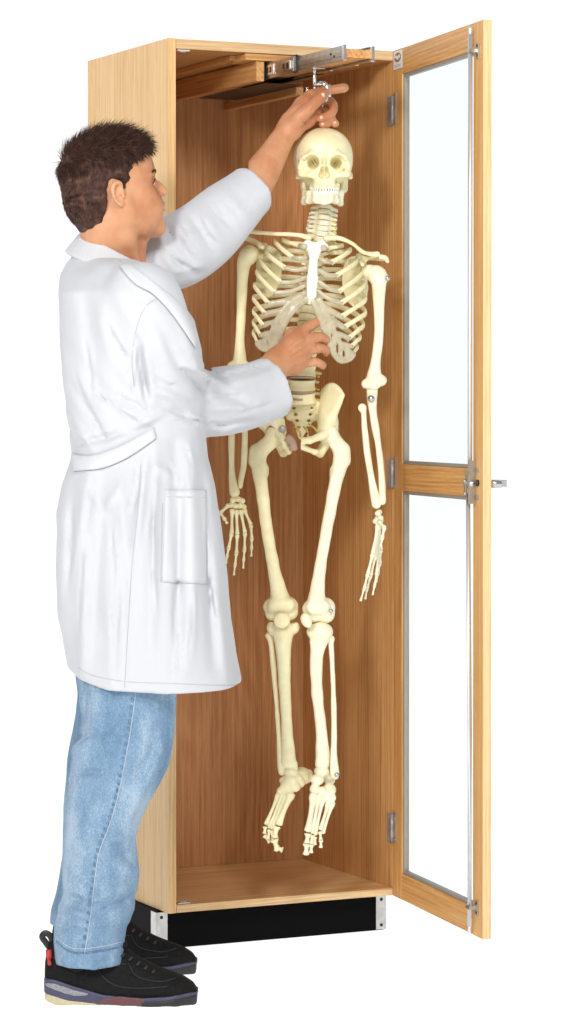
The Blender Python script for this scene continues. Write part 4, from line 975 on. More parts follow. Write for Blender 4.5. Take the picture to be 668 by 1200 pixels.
for sg in (-1, 1):
    e = MB().ball(Hh(.0782, sg * .031, -.0005), .0118, 18).build('eye', M_eye, body, True, MB0)
    MB().ball(Hh(.0876, sg * .0305, .0012), (.0034, .0052, .0056), 12).build('iris', M_iris, e, True, MB0)
    b = MB(); r_ = random.Random(2)
    for i in range(90):
        t = r_.random(); l = sg * (.014 + .034 * t); f0 = .0975 - .018 * t * t + r_.uniform(-.001, .001); u = .0175 + .006 * math.sin(t * 2.6) + r_.uniform(-.002, .002)
        b.tube([Hh(f0, l, u), Hh(f0 + .003, l + sg * .004, u + .002), Hh(f0 + .001, l + sg * .009, u + .001)], [.0006, .0005, .0001], 4, caps=False)
    b.build('eyebrow', M_hair, body, False, MB0)
    MB().tube(catmull([Hh(.0885, sg * .019, -.001), Hh(.0925, sg * .030, .0062), Hh(.085, sg * .043, .001), Hh(.080, sg * .047, -.002)], 5), .0013, 6).build('eyelashes', M_hair, body, True, MB0)
MB().tube(catmull([Hh(.100, -.019, -.0568), Hh(.1065, -.007, -.0535), Hh(.1065, .007, -.0535), Hh(.100, .019, -.0568)], 4), .0038, 8).tube(catmull([Hh(.098, -.017, -.0600), Hh(.1060, 0, -.0632), Hh(.098, .017, -.0600)], 4), .0045, 8).build('lips', M_lip, body, True, MB0)
# ---------------------------------------------------------------- hair: a close cap plus many tapered locks
hp = SDF(hs.lo, hs.ax[0][-1] * np.array([1, 0, 0]) + hs.ax[1][-1] * np.array([0, 1, 0]) + hs.ax[2][-1] * np.array([0, 0, 1]), .0030)
hp.ell(Hh(-.0105, 0, .043), (.1015, .0808, .0845), RH); hp.ell(Hh(.018, 0, .057), (.084, .0715, .072), RH, k=.02)
hp.ell(Hh(-.052, 0, -.018), (.060, .066, .058), RH, k=.03); hp.ell(Hh(-.044, 0, -.062), (.047, .050, .048), RH, k=.02)
def line_keep(X, Y, Z):
    x, y, z = X - HCEN[0], Y - HCEN[1], Z - HCEN[2]
    f = Fv[0] * x + Fv[1] * y + Fv[2] * z; l = Lv[0] * x + Lv[1] * y + Lv[2] * z; u = Uv[0] * x + Uv[1] * y + Uv[2] * z
    # front hairline as a function of height
    g = np.interp(u, [-.125, -.095, -.060, -.036, -.018, -.005, .012, .030, .046, .062, .075, .13], [-.085, -.062, -.050, -.040, -.034, .006, .020, .026, .034, .062, .090, .110])
    g = g + .02 * np.clip((.045 - np.abs(l)) / .045, 0, 1) * np.clip(u / .07, 0, 1) + .0035 * np.sin(u * 310 + l * 60) * (u > 0)
    ear = np.sqrt(((f + .016) / .019) ** 2 + ((u + .008) / .030) ** 2) - 1
    return np.maximum(np.maximum(f - g, -.112 - u), -ear * .018)
hp.op(None, None, line_keep, k=.006, isect=True)
inner = lambda X, Y, Z: line_keep(X, Y, Z)
# stand the surface up into clumps
def clump(P):
    d = (P - HCEN) @ RH; n = d / (np.linalg.norm(d, axis=1)[:, None] + 1e-9)
    a = np.arctan2(n[:, 1], n[:, 2]) * 9 + d[:, 0] * 60
    return .0007 * np.sin(a * 1.7 + 2 * np.sin(d[:, 2] * 90)) + .0005 * np.sin(d[:, 0] * 260 + d[:, 1] * 190)
hp.disp(clump, .012)
hV, hQ = hp.mesh()
nrm = np.zeros_like(hV); a_ = hV[hQ[:, 1]] - hV[hQ[:, 0]]; b_ = hV[hQ[:, 3]] - hV[hQ[:, 0]]; fn_ = np.cross(a_, b_)
for c in range(4): np.add.at(nrm, hQ[:, c], fn_)
nrm /= np.linalg.norm(nrm, axis=1)[:, None] + 1e-12
loc = (hV - HCEN) @ RH; outw = ((hV - Hh(-.01, 0, .02)) * nrm).sum(1) > 0
if (((hV - HCEN) * nrm).sum(1)).mean() < 0: nrm = -nrm
edge = line_keep(hV[:, 0], hV[:, 1], hV[:, 2])
cand = np.where((edge < .003) & (((hV - Hh(-.012, 0, .035)) * nrm).sum(1) > .03))[0]
HB = MB(); HB.v = hV.tolist(); HB.f = hQ.tolist()
rr = np.random.RandomState(11); pick = rr.choice(cand, 15000)
hv, hf = [], []; base = len(HB.v)
for i in pick:
    p = hV[i]; n = nrm[i]; f, l, u = loc[i]
    # combing: crown swirls forward, sides and back fall down and back
    top = np.clip((u - .045) / .05, 0, 1); frontness = np.clip((f - .0) / .09, 0, 1)
    flow = Fv * (top * (.55 + .6 * frontness) - (1 - top) * .38) - Uv * ((1 - top) * .85) + Lv * .15 * rr.normal()
    flow = flow - n * (flow @ n); flow /= np.linalg.norm(flow) + 1e-9
    flow = flow + (.12 + .12 * top) * rr.normal(size=3)
    lift = .08 + .80 * top * (.5 + .6 * frontness) * rr.rand() + .10 * rr.rand()
    L = (.010 + .022 * top * (.5 + rr.rand()) + .004 * rr.rand()) * (.6 if u < -.05 or (edge[i] > -.012 and u < .06) else 1)
    wd = .00035 + .00045 * rr.rand()
    d1 = flow * (1 - lift * .6) + n * lift; d1 /= np.linalg.norm(d1); d2 = d1 + .25 * flow - .15 * n; d2 /= np.linalg.norm(d2)
    s_ = np.cross(d1, n); s_ /= np.linalg.norm(s_) + 1e-9; t_ = np.cross(s_, d1)
    p0 = p - n * .0015; p1 = p0 + d1 * L * .5; p2 = p1 + d2 * L * .5; b0 = base + len(hv)
    for c, w2 in ((p0, wd), (p1, wd * .8)):
        hv += [c + s_ * w2, c - s_ * w2 * .5 + t_ * w2 * .8, c - s_ * w2 * .5 - t_ * w2 * .8]
    hv.append(p2)
    for k in range(3):
        k2 = (k + 1) % 3; hf.append([b0 + k, b0 + k2, b0 + 3 + k2, b0 + 3 + k]); hf.append([b0 + 3 + k, b0 + 3 + k2, b0 + 6])
HB.v += [v.tolist() for v in hv]; HB.f += hf
HB.build('hair', M_hair, body, True, MB0)
# ---------------------------------------------------------------- coat
cs = SDF(np.array([-.56, 6.02, .635]), np.array([.03, 6.82, 1.90]), .0055)
rows = [(290, 100, 126, 6.445, .045), (299, 88, 138, 6.44, .060), (310, 78, 154, 6.435, .088), (324, 71, 178, 6.425, .130), (345, 68.5, 206, 6.41, .185), (375, 70, 227, 6.405, .200), (410, 72, 235, 6.40, .188), (455, 75, 238, 6.39, .172), (500, 80, 240, 6.385, .165),
        (532, 84, 243, 6.38, .166), (548, 80, 247, 6.38, .172), (570, 72, 252, 6.38, .182), (600, 65.5, 257, 6.38, .194), (662, 65.5, 265, 6.38, .208), (720, 69, 271, 6.38, .220), (770, 78, 277, 6.38, .226), (812, 84, 284, 6.38, .230), (850, 88, 291, 6.38, .230)]
def loft(rows, exp=2.3):
    Z = []; V = []
    for py, l, r, yc, b in rows:
        A, B = U(l, py, yc), U(r, py, yc); Z.append(A[2]); V.append(((A[0] + B[0]) / 2, yc, (B[0] - A[0]) / 2, b))
    Z = np.array(Z)[::-1]; V = np.array(V)[::-1]
    def fn(X, Y, Zg, grow=0.0):
        z = Zg; cx, cy, a, b = [np.interp(z, Z, V[:, i]) for i in range(4)]; a = a + grow; b = b + grow
        n = (np.abs((X - cx) / a) ** exp + np.abs((Y - cy) / b) ** exp) ** (1 / exp)
        d = (n - 1) * np.minimum(a, b) * .92
        return np.maximum(d, np.maximum(z - Z[-1], Z[0] - z))
    return fn
cfn = loft(rows); cs.op(None, None, lambda X, Y, Z: cfn(X, Y, Z))
# shoulders
limb(cs, [(122, 342, 6.40, .055), (146, 348, 6.32, .068), (166, 354, 6.25, .078)], k=.05)
limb(cs, [(134, 332, 6.50, .058), (158, 322, 6.57, .066), (180, 308, 6.585, .066)], k=.04)
limb(cs, [(166, 352, 6.255, .084), (181, 400, 6.27, .083), (193, 440, 6.325, .080), (203, 466, 6.40, .075), (232, 472, 6.465, .073), (266, 470, 6.52, .0745), (300, 461, 6.580, .068), (328, 450, 6.622, .0640), (340, 444, 6.645, .063)], k=.014, smooth=4)
limb(cs, [(176, 308, 6.575, .068), (204, 297, 6.585, .076), (232, 279, 6.61, .073), (262, 252, 6.64, .066), (298, 221, 6.685, .0550), (312, 206, 6.70, .054)], k=.014, smooth=4)
rc0, rc1 = U(320, 453, 6.610), U(300, 461, 6.580); ax_r = (rc0 - rc1) / np.linalg.norm(rc0 - rc1)
lc0, lc1 = U(297, 222, 6.682), U(262, 252, 6.64); ax_l = (lc0 - lc1) / np.linalg.norm(lc0 - lc1)
for c, a in ((rc0, ax_r), (lc0, ax_l)): cs.half(c + a * .0, a, 0, c - .10 + a * .05, c + .10 + a * .05)
# folds
RS = [  # sleeve of the near arm
 (212, 430, 245, 468, -.010, 6), (222, 424, 262, 452, .008, 7), (236, 430, 268, 446, -.009, 4.5), (188, 470, 236, 500, -.007, 5), (205, 488, 262, 505, .006, 6), (250, 500, 300, 492, -.006, 4), (268, 452, 312, 436, .005, 5), (262, 462, 300, 478, -.005, 5), (290, 440, 322, 425, -.004, 4), (240, 480, 290, 476, .006, 6), (180, 455, 215, 470, .008, 6),
 (172, 372, 200, 430, .006, 10), (160, 395, 172, 468, -.013, 4.5), (170, 400, 180, 470, .007, 6), (195, 400, 214, 440, -.006, 6), (166, 345, 200, 380, .004, 8), (215, 395, 232, 425, .004, 6),
 # back of the coat
 (100, 430, 150, 505, -.005, 8), (84, 450, 130, 520, -.006, 6), (92, 520, 178, 500, -.007, 5), (110, 470, 178, 490, .006, 8), (130, 410, 175, 480, .006, 9), (78, 480, 110, 530, .006, 6), (128, 520, 196, 480, .006, 5), (96, 320, 110, 440, -.0035, 10), (130, 330, 158, 385, .004, 9), (112, 340, 130, 430, .004, 10), (150, 315, 190, 345, -.004, 6), (100, 300, 150, 320, .003, 7),
 # skirt below the belt
 (104, 552, 92, 640, .010, 9), (120, 556, 112, 720, -.007, 9), (140, 552, 150, 690, .006, 9), (170, 540, 160, 640, -.009, 6), (182, 520, 176, 760, .009, 8), (204, 520, 212, 780, -.010, 8), (222, 520, 226, 700, .008, 7), (226, 690, 214, 790, .006, 9), (236, 540, 250, 780, -.007, 8), (86, 570, 80, 700, -.006, 7), (100, 700, 96, 790, .008, 9), (128, 700, 132, 800, .006, 10), (146, 640, 142, 800, -.005, 7), (250, 640, 266, 800, .006, 8), (95, 560, 140, 620, -.004, 7), (180, 545, 206, 560, .005, 5), (150, 556, 120, 600, .004, 6),
 (214, 560, 206, 740, -.006, 4)]
LS = [(190, 262, 225, 300, -.008, 6), (205, 262, 240, 310, .007, 6), (198, 300, 232, 322, -.008, 5), (222, 250, 252, 296, -.008, 5), (236, 244, 262, 286, .006, 6), (250, 236, 276, 272, -.006, 5), (200, 285, 250, 268, .004, 5), (262, 222, 296, 262, .003, 6), (208, 318, 240, 312, .005, 5), (186, 280, 205, 318, .007, 6), (270, 250, 300, 228, -.004, 4)]
CR = [  # sharp creases: a thin valley with a raised lip beside it
 (160, 388, 152, 468), (168, 402, 160, 474), (196, 428, 258, 450), (214, 420, 250, 436), (186, 474, 238, 494), (200, 492, 270, 500), (262, 440, 306, 426), (246, 470, 288, 462), (282, 484, 316, 474), (176, 440, 206, 452),
 (88, 440, 128, 520), (102, 452, 170, 500), (134, 462, 178, 486), (78, 500, 104, 524), (126, 380, 150, 420), (100, 400, 108, 470), (150, 350, 186, 362),
 (182, 552, 172, 640), (176, 600, 180, 720), (206, 690, 200, 800), (224, 690, 222, 770), (160, 548, 150, 600), (110, 556, 98, 620), (238, 600, 250, 720), (98, 640, 92, 740), (130, 610, 134, 760), (84, 600, 80, 680), (196, 540, 204, 570), (218, 524, 224, 566),
 (196, 268, 222, 300), (214, 262, 238, 300), (232, 252, 256, 288), (200, 308, 232, 318), (246, 240, 268, 262), (188, 290, 214, 310), (262, 232, 280, 250)]
rc_ = random.Random(4); CS = []
for x0, y0, x1, y1 in CR:
    nx, ny = y1 - y0, x0 - x1; l_ = math.hypot(nx, ny); nx, ny = nx / l_, ny / l_; a_ = rc_.uniform(.0035, .0060); mx_, my_ = (x0 + x1) / 2 + nx * rc_.uniform(-4, 4), (y0 + y1) / 2 + ny * rc_.uniform(-4, 4)
    for p_, q_ in (((x0, y0), (mx_, my_)), ((mx_, my_), (x1, y1))):
        CS.append((*p_, *q_, -a_, 1.9)); CS.append((p_[0] + nx * 3.2, p_[1] + ny * 3.2, q_[0] + nx * 3.2, q_[1] + ny * 3.2, a_ * .8, 2.6))
cs.disp(strokes(CS, ycut=6.72), .03)
cs.disp(strokes([q[:4] + (q[4] * 1.45, q[5] * .85) for q in RS], ycut=6.60), .03)
cs.disp(strokes([q[:4] + (q[4] * 1.3, q[5] * .85) for q in LS], ycut=6.80), .03)
cs.disp(lambda P: wobble(.0035, 16, 6)(P) + wobble(.0012, 48, 7)(P), .03)
# hem, opened from below, cuffs opened
hl, hr_ = U(80, 790, 6.16), U(281, 811, 6.30)
cs.op(None, None, lambda X, Y, Z: -(np.interp(X, [-.56, -.50, -.44, -.38, -.25, -.09], [.765, .728, .696, .679, .672, .674]) + 0 * Y - Z), 0, sub=True)
inn = lambda X, Y, Z: np.maximum(cfn(X, Y, Z, -.014), Z - 1.15)
cs.F = np.maximum(cs.F, -np.maximum(cs.F + .022, cs.ax[2][None, None, :] - 1.15)).astype(np.float32)
for c, a, r in ((rc0, ax_r, .057), (lc0, ax_l, .0475)):
    cs.cap(c + a * .02, c - a * .075, r, r * .85, k=.003, sub=True)
coat = cs.build('lab_coat', M_coat, man, MB0, 1)
def drape(sd, name, quad, mat, parent, off=.0015, th=.003, nu=14, nv=18, y0=None, y1=None):
    """thin cloth patch lying on the sculpt; quad = 4 photo-pixel corners (tl, tr, br, bl)"""
    q = np.array(quad, float); P = np.zeros((nv + 1, nu + 1, 3)); ok = np.ones((nv + 1, nu + 1), bool)
    for j in range(nv + 1):
        for i in range(nu + 1):
            u, v = i / nu, j / nv; c = (q[0] * (1 - u) + q[1] * u) * (1 - v) + (q[3] * (1 - u) + q[2] * u) * v
            r = sd.surf(c[0], c[1], off, y0, y1)
            if r is None: ok[j, i] = False
            else: P[j, i] = r
    if ok.sum() < 4: return None
    b = MB(); nrm = np.zeros_like(P)
    for j in range(nv + 1):
        for i in range(nu + 1):
            if not ok[j, i]:
                k = np.argwhere(ok); d = np.abs(k - [j, i]).sum(1); P[j, i] = P[tuple(k[d.argmin()])]
    du = np.gradient(P, axis=1); dv = np.gradient(P, axis=0); n = np.cross(dv, du); n /= np.linalg.norm(n, axis=2)[:, :, None] + 1e-12
    n[n[:, :, 1] > 0] *= -1
    top = (P + n * th).reshape(-1, 3); bot = P.reshape(-1, 3) - n.reshape(-1, 3) * .002; m = (nu + 1) * (nv + 1); f = []
    for j in range(nv):
        for i in range(nu):
            a = j * (nu + 1) + i; f.append((a, a + nu + 1, a + nu + 2, a + 1)); f.append((m + a, m + a + 1, m + a + nu + 2, m + a + nu + 1))
    ring = [i for i in range(nu + 1)] + [j * (nu + 1) + nu for j in range(1, nv + 1)] + [nv * (nu + 1) + i for i in range(nu - 1, -1, -1)] + [j * (nu + 1) for j in range(nv - 1, 0, -1)]
    for a, c in zip(ring, ring[1:] + ring[:1]): f.append((a, c, m + c, m + a))
    b.add(np.concatenate([top, bot]), f); return b.build(name, mat, parent, True, MB0)
def seam(sd, name, path, mat, parent, r=.0011, off=.0005, n=None, y0=None, y1=None):
    q = catmull([(x, y, 0) for x, y in path], 12); P = [sd.surf(a[0], a[1], off, y0, y1) for a in q]; P = [p for p in P if p is not None]
    b = MB(); run = [P[0]]; best = run
    for p in P[1:]:
        if np.linalg.norm(p - run[-1]) > .045: run = [p]
        else: run.append(p)
        if len(run) > len(best): best = run
    b.tube(best, r, 6)
    return b.build(name, mat, parent, True, MB0)
pk = drape(cs, 'hip_pocket', [(194, 574), (241, 574), (242, 684), (190, 682)], M_coat2, coat, off=.001, th=.0026)
seam(cs, 'pocket_hem_stitch', [(194.5, 582), (218, 582.5), (241, 583)], M_thread, pk, .0005, .0038)
for pth in ([(190.5, 590), (189.5, 635), (188.5, 682)],): seam(cs, 'pocket_edge_stitch', pth, M_thread, pk, .0007, .001)
seam(cs, 'side_seam', [(165, 545), (161, 600), (155, 660), (151, 720), (146, 806)], M_thread, coat, .0008, .0002)
seam(cs, 'front_seam', [(214, 700), (208, 760), (204, 800)], M_thread, coat, .0005, .0001) if False else None
seam(cs, 'hem_stitch', [(92, 783), (110, 792), (150, 799), (200, 801), (250, 803), (277, 803)], M_thread, coat, .0006, .0002)
seam(cs, 'armhole_seam', [(196, 345), (172, 358), (160, 385), (155, 420), (157, 452)], M_thread, coat, .0008, .0002)
seam(cs, 'shoulder_seam', [(140, 305), (165, 325), (196, 345)], M_thread, coat, .0006, .0002)
# cuffs
for c, a, r, y in ((rc0, ax_r, .0645, 0), (lc0, ax_l, .0555, 0)):
    n = 28; pts = []
    u_ = np.cross(a, (0, 0, 1)); u_ /= np.linalg.norm(u_); v_ = np.cross(u_, a)
    b = MB(); b.tube([c - a * .0345 + r * (math.cos(t) * u_ + math.sin(t) * v_) * 1.01 for t in np.linspace(0, 2 * PI, n, endpoint=False)], .0007, 6, closed=True, up=tuple(a))
    # trace the stitch on the sleeve itself
    ring = []
    for t in np.linspace(0, 2 * PI, 48, endpoint=False):
        d = math.cos(t) * u_ + math.sin(t) * v_; o = c - a * .034; ls = np.linspace(.03, .10, 60); vv = cs.val(np.array([o + d * q for q in ls])); k = np.argmax(vv > 0)
        ring.append(o + d * ls[k])
    MB().tube(ring, .0009, 6, closed=True, up=tuple(a)).build('cuff_stitch', M_thread, coat, True, MB0)
# collar: a folded band round the neck, lapels lying on the chest
kb = SDF(np.array([-.52, 6.28, 1.50]), np.array([-.20, 6.62, 1.80]), .0034)
pts = []
for k in range(41):
    t = -2.45 + 4.9 * k / 40                      # 0 = nape, +-2.45 = where the collar turns into the lapel
    x = 133.5 - 39 * math.cos(t); yy = 6.442 - .078 * math.sin(t); pyy = 276 + 19 * (1 - math.cos(t))
    out = np.array([-math.cos(t), -math.sin(t), 0]); p = U(x, pyy, yy); w_ = .034 + .014 * abs(math.sin(t * .6))
    lo_ = p + out * .030 - np.array([0, 0, w_]); pts.append((p, lo_))
for (p, q0), (p2, q2) in zip(pts, pts[1:]):
    for u in np.linspace(0, 1, 13): kb.cap(p + (q0 - p) * u, p2 + (q2 - p2) * u, .0052, k=.002)
kb.disp(wobble(.0014, 26, 12), .02)
kb.build('collar', M_coat2, coat, MB0, 1)
def strip(name, A, B, mat, off=.002, th=.005, y0=None, y1=None, n=7):
    a = catmull([(x, y, 0) for x, y in A], n); b2 = catmull([(x, y, 0) for x, y in B], n); m = min(len(a), len(b2)); nu = 6; P = []
    for i in range(m):
        for j in range(nu + 1):
            c = a[i] + (b2[i] - a[i]) * j / nu; r = cs.surf(c[0], c[1], off + .004 * math.sin(PI * j / nu), y0, y1); P.append(r if r is not None else (P[-1] if P else np.array(U(c[0], c[1], 6.3))))
    P = np.array(P); b = MB(); N0 = len(P); top = P + np.array([0, -th, 0]); f = []
    for i in range(m - 1):
        for j in range(nu):
            q = i * (nu + 1) + j; f.append((q, q + 1, q + nu + 2, q + nu + 1)); f.append((N0 + q, N0 + q + nu + 1, N0 + q + nu + 2, N0 + q + 1))
    for i in range(m - 1):
        for j, fl_ in ((0, 1), (nu, 0)):
            q = i * (nu + 1) + j; g = (q, q + nu + 1, N0 + q + nu + 1, N0 + q); f.append(g if fl_ else g[::-1])
    for i, fl_ in ((0, 0), (m - 1, 1)):
        for j in range(nu): q = i * (nu + 1) + j; g = (q, q + 1, N0 + q + 1, N0 + q); f.append(g if fl_ else g[::-1])
    b.add(np.concatenate([top, P]), f); return b.build(name, mat, coat, True, MB0)
strip('back_belt', [(83.5, 531), (98, 534), (118, 531), (148, 519), (180, 500)], [(86, 552), (100, 551), (122, 548), (150, 536), (183, 514)], M_coat2, off=.0022, th=.0032, y1=6.5)
strip('lapel', [(150, 306), (170, 322), (190, 338), (208, 352), (222, 372), (231, 392)], [(140, 312), (158, 332), (180, 345), (200, 366), (216, 388), (229, 408)], M_coat2)
# ---------------------------------------------------------------- jeans
js = SDF(np.array([-.56, 6.10, .03]), np.array([-.20, 6.75, .80]), .0048)
near_rows = [(770, 94, 208, 6.30, .105), (800, 93, 207.5, 6.29, .103), (840, 91, 206, 6.28, .100), (870, 84.5, 203, 6.27, .097), (894, 81.5, 199, 6.27, .094), (918, 79.5, 186, 6.265, .090), (940, 77.5, 173, 6.26, .086), (960, 76, 164.5, 6.26, .082), (984, 75, 158.5, 6.255, .079), (1002, 74.5, 160, 6.255, .078), (1019, 74, 162, 6.255, .078), (1044, 74, 160, 6.255, .077), (1067, 70, 157, 6.25, .076), (1085, 64.5, 148, 6.25, .075), (1100, 63, 145.5, 6.25, .074), (1128, 63, 145, 6.25, .074)]
far_rows = [(py - 12 * 1.0 * (i / 15) * 2, l - (2 if py < 1000 else 2) - (3 if py > 1020 else 0), r - 14, yc + .16 + .18 * min(1, (py - 770) / 230), b) for i, (py, l, r, yc, b) in enumerate(near_rows)]
jn = loft(near_rows, 2.15); jf = loft(far_rows, 2.15)
js.op(None, None, lambda X, Y, Z: jn(X, Y, Z)); js.op(None, None, lambda X, Y, Z: jf(X, Y, Z), .03)
limb(js, [(150, 770, 6.34, .10), (150, 770, 6.50, .10)], k=.05)
JS = [(88, 868, 130, 852, -.008, 5), (84, 880, 110, 862, .007, 5), (90, 905, 128, 905, -.006, 3.5), (82, 912, 118, 915, .005, 5), (104, 820, 92, 870, -.006, 7), (118, 800, 108, 850, .005, 8), (150, 800, 160, 860, .004, 10), (190, 880, 150, 960, .006, 7), (186, 850, 160, 930, -.004, 7), (130, 985, 156, 1012, -.007, 5), (112, 990, 150, 982, .005, 5), (120, 1005, 158, 1022, .006, 6), (78, 1048, 110, 1062, -.009, 4), (70, 1062, 110, 1078, .008, 5), (110, 1072, 158, 1050, -.008, 4), (100, 1058, 150, 1040, .007, 5), (104, 1085, 150, 1078, .006, 5), (70, 1085, 100, 1092, -.006, 4), (80, 1020, 120, 1040, .004, 6), (76, 1000, 96, 1010, -.004, 5), (118, 1030, 155, 1034, -.005, 4), (96, 960, 140, 940, -.003, 6), (80, 958, 110, 975, .004, 7), (140, 900, 176, 880, .003, 7)]
js.disp(strokes([q[:4] + (q[4] * 1.3, q[5] * .9) for q in JS], ycut=6.45), .03); js.disp(lambda P: wobble(.003, 20, 15)(P) + wobble(.0012, 60, 16)(P), .03)
hz = lambda X: np.interp(X, [-.52, -.50, -.44, -.37, -.34], [.098, .092, .060, .062, .074])
js.op(None, None, lambda X, Y, Z: -(hz(X) + .012 * np.clip((Y - 6.4) / .2, 0, 1) - Z), 0, sub=True)
js.F = np.maximum(js.F, -np.maximum(js.F + .011, js.ax[2][None, None, :] - .22)).astype(np.float32)
jeans = js.build('jeans', M_denim, man, MB0, 1)
seam(js, 'outseam', [(159, 812), (154, 850), (147, 890), (139, 930), (129, 965), (116, 1000), (110, 1040), (106, 1075), (99, 1119)], M_coat2, jeans, .0006, .0012, y1=6.5)
b_path = [(156, 812), (151, 850), (144, 890), (136, 930), (126, 965), (113, 1000), (107, 1040), (103, 1075), (96, 1119)]
q_ = catmull([(x, y, 0) for x, y in b_path], 9); b = MB()
for i in range(2, len(q_) - 1, 2):
    p = js.surf(q_[i][0], q_[i][1], .0003, y1=6.5)
    if p is not None: b.ball(p, (.0034, .0010, .0062), 8)
o = b.build('outseam_fade', M_denimd, jeans, True, MB0)
seam(js, 'hem_stitch', [(67, 1099), (78, 1108), (92, 1112), (120, 1109), (142, 1104)], M_coat2, jeans, .0006, .0006, y1=6.5)
seam(js, 'hem_fold', [(66, 1103), (78, 1113), (92, 1117), (120, 1114), (143, 1109)], M_denimd, jeans, .0020, .0002, y1=6.5)
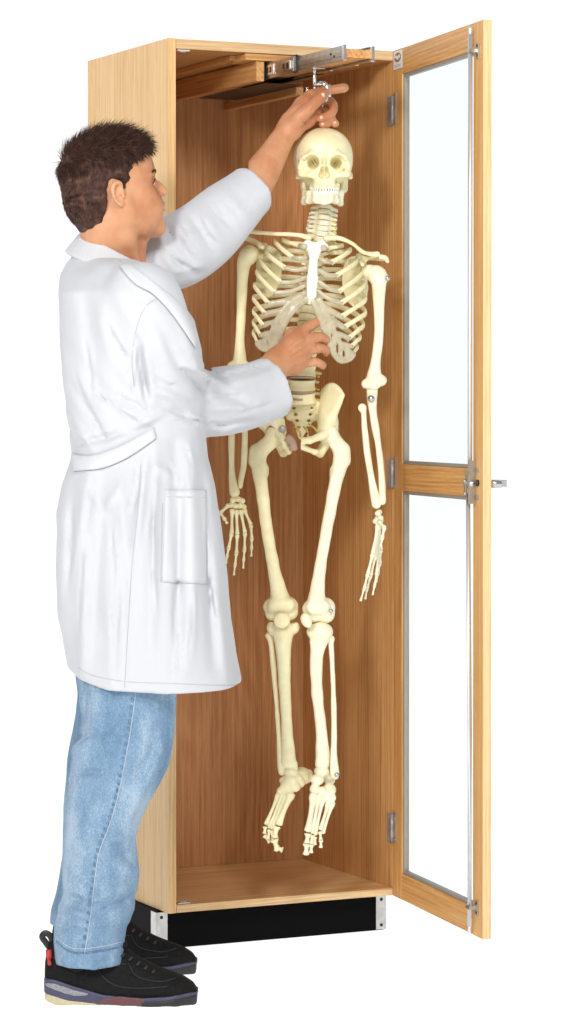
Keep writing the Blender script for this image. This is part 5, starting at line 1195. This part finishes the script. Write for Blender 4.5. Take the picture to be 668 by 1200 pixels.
# ---------------------------------------------------------------- sneakers
def shoe(dx, dy, full):
    off = np.array([dx, dy, 0.0]); yc = 6.248
    kx = lambda px: (px - CX) / FPX * yc
    zz = lambda py: U(100, py, 6.215)[2]
    sh = box_px(46, 240, 1088, 1190, 6.17, 6.33, .0026)
    top = np.array([(52, 1128), (56, 1108), (64, 1102), (80, 1100), (110, 1108), (135, 1112), (150, 1117), (163, 1125), (180, 1134), (200, 1141), (215, 1147), (226, 1154), (232, 1163)], float)
    bot = np.array([(52, 1152), (80, 1158), (120, 1166), (160, 1168), (200, 1170), (232, 1168)], float)
    hw = np.array([(50, .020), (56, .033), (75, .038), (110, .036), (140, .042), (175, .051), (205, .049), (224, .036), (233, .018)])
    tx, tz = kx(top[:, 0]), np.array([zz(p) for p in top[:, 1]]); bx, bz = kx(bot[:, 0]), np.array([zz(p) for p in bot[:, 1]]); wx = kx(hw[:, 0])
    def up(X, Y, Z):
        t_, b2, w2 = np.interp(X, tx, tz), np.interp(X, bx, bz), np.interp(X, wx, hw[:, 1]); zc = b2 + .010; 
        ht = np.where(Z > zc, t_ - zc, .03); n = (np.abs((Y - yc) / w2) ** 2.2 + np.abs((Z - zc) / ht) ** 2.2) ** (1 / 2.2)
        d = (n - 1) * np.minimum(w2, ht) * .8
        return np.maximum(np.maximum(d, b2 - Z), np.maximum(kx(52.5) - X, X - kx(231)))
    sh.op(None, None, up)
    Sx = lambda px, py, y: U(px, py, y)
    sh.disp(strokes([(58, 1118, 92, 1140, -.003, 1.6), (92, 1140, 110, 1128, -.003, 1.4), (110, 1128, 130, 1150, -.003, 1.5), (118, 1122, 150, 1128, -.0025, 1.2), (150, 1128, 160, 1148, -.0025, 1.4), (160, 1148, 200, 1150, -.0025, 1.2), (60, 1140, 90, 1152, .003, 3), (120, 1140, 140, 1160, .0025, 4), (172, 1140, 196, 1156, .002, 4), (196, 1152, 226, 1158, -.0018, 1.3), (104, 1112, 112, 1124, -.002, 1.4)], ycut=yc), .012)
    sh.disp(wobble(.0010, 60, 31), .012)
    V, Q = sh.mesh(); V = relaxed(V, Q, 1)
    s_root = link('sneaker', V + off - MB0, Q, M_suede, man, True)
    def slab(name, tpts, bpts, mat, grow, mask=None, h=.0026, parent=s_root):
        q = box_px(40, 244, 1120, 1196, 6.15, 6.35, h)
        a = np.array(tpts, float); c = np.array(bpts, float)
        ax2, az = kx(a[:, 0]), np.array([zz(p) for p in a[:, 1]]); cx2, cz = kx(c[:, 0]), np.array([zz(p) for p in c[:, 1]])
        def fn(X, Y, Z):
            t_, b2, w2 = np.interp(X, ax2, az), np.interp(X, cx2, cz), np.interp(X, wx, hw[:, 1]) + grow
            ex = np.maximum(kx(tpts[0][0]) - X, X - kx(tpts[-1][0]))
            return np.maximum(np.maximum(np.abs(Y - yc) - w2, ex), np.maximum(Z - t_, np.maximum(b2 - Z, .0008 - Z))) 
        q.op(None, None, fn); q.disp(wobble(.0004, 90, 3), .01)
        V, Q = q.mesh(); V = relaxed(V, Q, 2)
        return link(name, V + off - MB0, Q, mat, parent, True)
    T = [(52, 1146), (66, 1148), (90, 1156), (120, 1165), (160, 1168), (200, 1166), (225, 1162), (232, 1162)]
    Bm = [(52, 1164), (80, 1172), (120, 1177), (160, 1178), (200, 1175), (232, 1168)]
    slab('midsole', T, Bm, M_sole, .004)
    slab('outsole', [(53, 1163), (80, 1171), (120, 1176), (160, 1177), (170, 1177)], [(53, 1172), (80, 1184), (120, 1186), (170, 1188)], M_outsole, .0035)
    slab('toe_outsole', [(166, 1171), (190, 1171), (210, 1168), (231, 1165)], [(166, 1188), (190, 1188), (215, 1188), (231, 1176)], M_solek, .0062)
    slab('red_sole_insert', [(118, 1170), (140, 1166), (168, 1168), (172, 1170)], [(118, 1176), (140, 1177), (172, 1177)], M_solered, .0055)
    slab('speckled_heel_wedge', [(54, 1151), (66, 1152), (88, 1159), (104, 1163)], [(54, 1155), (66, 1160), (88, 1167), (104, 1166)], M_soleg, .0055)
    if full:
     b = MB().tube(catmull([U(59, 1112, yc) + off, U(54, 1105, yc) + off, U(49.5, 1098, yc) + off, U(53, 1093.5, yc) + off, U(59, 1097, yc) + off, U(62, 1106, yc) + off], 6), .0045, 8, flat=(1.5, .6), up=(0, 1, 0)); b.build('heel_loop', M_leather, s_root, True, MB0)
    if full: MB().tube(catmull([U(57, 1113, yc - .030) + off, U(57.5, 1122, yc - .036) + off, U(58, 1131, yc - .036) + off], 4), .0045, 8, flat=(1.4, .6)).build('heel_tab', M_redtab, s_root, True, MB0)
    for pth in ([(60, 1120), (76, 1132), (92, 1138), (106, 1128)], [(110, 1128), (122, 1146), (140, 1156), (168, 1158), (196, 1156)], [(150, 1128), (158, 1142), (172, 1148), (190, 1150), (206, 1146)], [(116, 1124), (132, 1128), (148, 1130)]):
        q_ = catmull([(x, y, 0) for x, y in pth], 8); P_s = [sh.surf(a[0], a[1], .0003) for a in q_]; P_s = [p + off for p in P_s if p is not None]
        if len(P_s) > 3: MB().tube(P_s, .0009, 6).build('upper_stitching', M_lace, s_root, True, MB0)
    # tongue and laces
    b = MB().tube(catmull([U(132, 1120, yc) + off, U(140, 1112, yc) + off, U(147, 1104, yc) + off], 4), [.024] * 5 + [.022] * 3 + [.018], 14, flat=(1.0, .35), up=(1, 0, 1)); b.build('tongue', M_suede, s_root, True, MB0)
    for i in range(5):
        x = 146 + 9 * i; pt = float(np.interp(x, top[:, 0], top[:, 1])); y_ = .020 + .0015 * i; b = MB()
        b.tube(catmull([U(x - 3, pt + 5, yc - y_ - .012) + off, U(x, pt + .5, yc - y_ * .5) + off, U(x + 1, pt - 1.5, yc) + off, U(x + 3, pt + .5, yc + y_ * .5) + off], 5), .0028, 7, flat=(1.2, .8)); b.build('lace', M_lace, s_root, True, MB0)
    return s_root
shoe(0, 0, True)
f2 = shoe(-.012, .335, False)
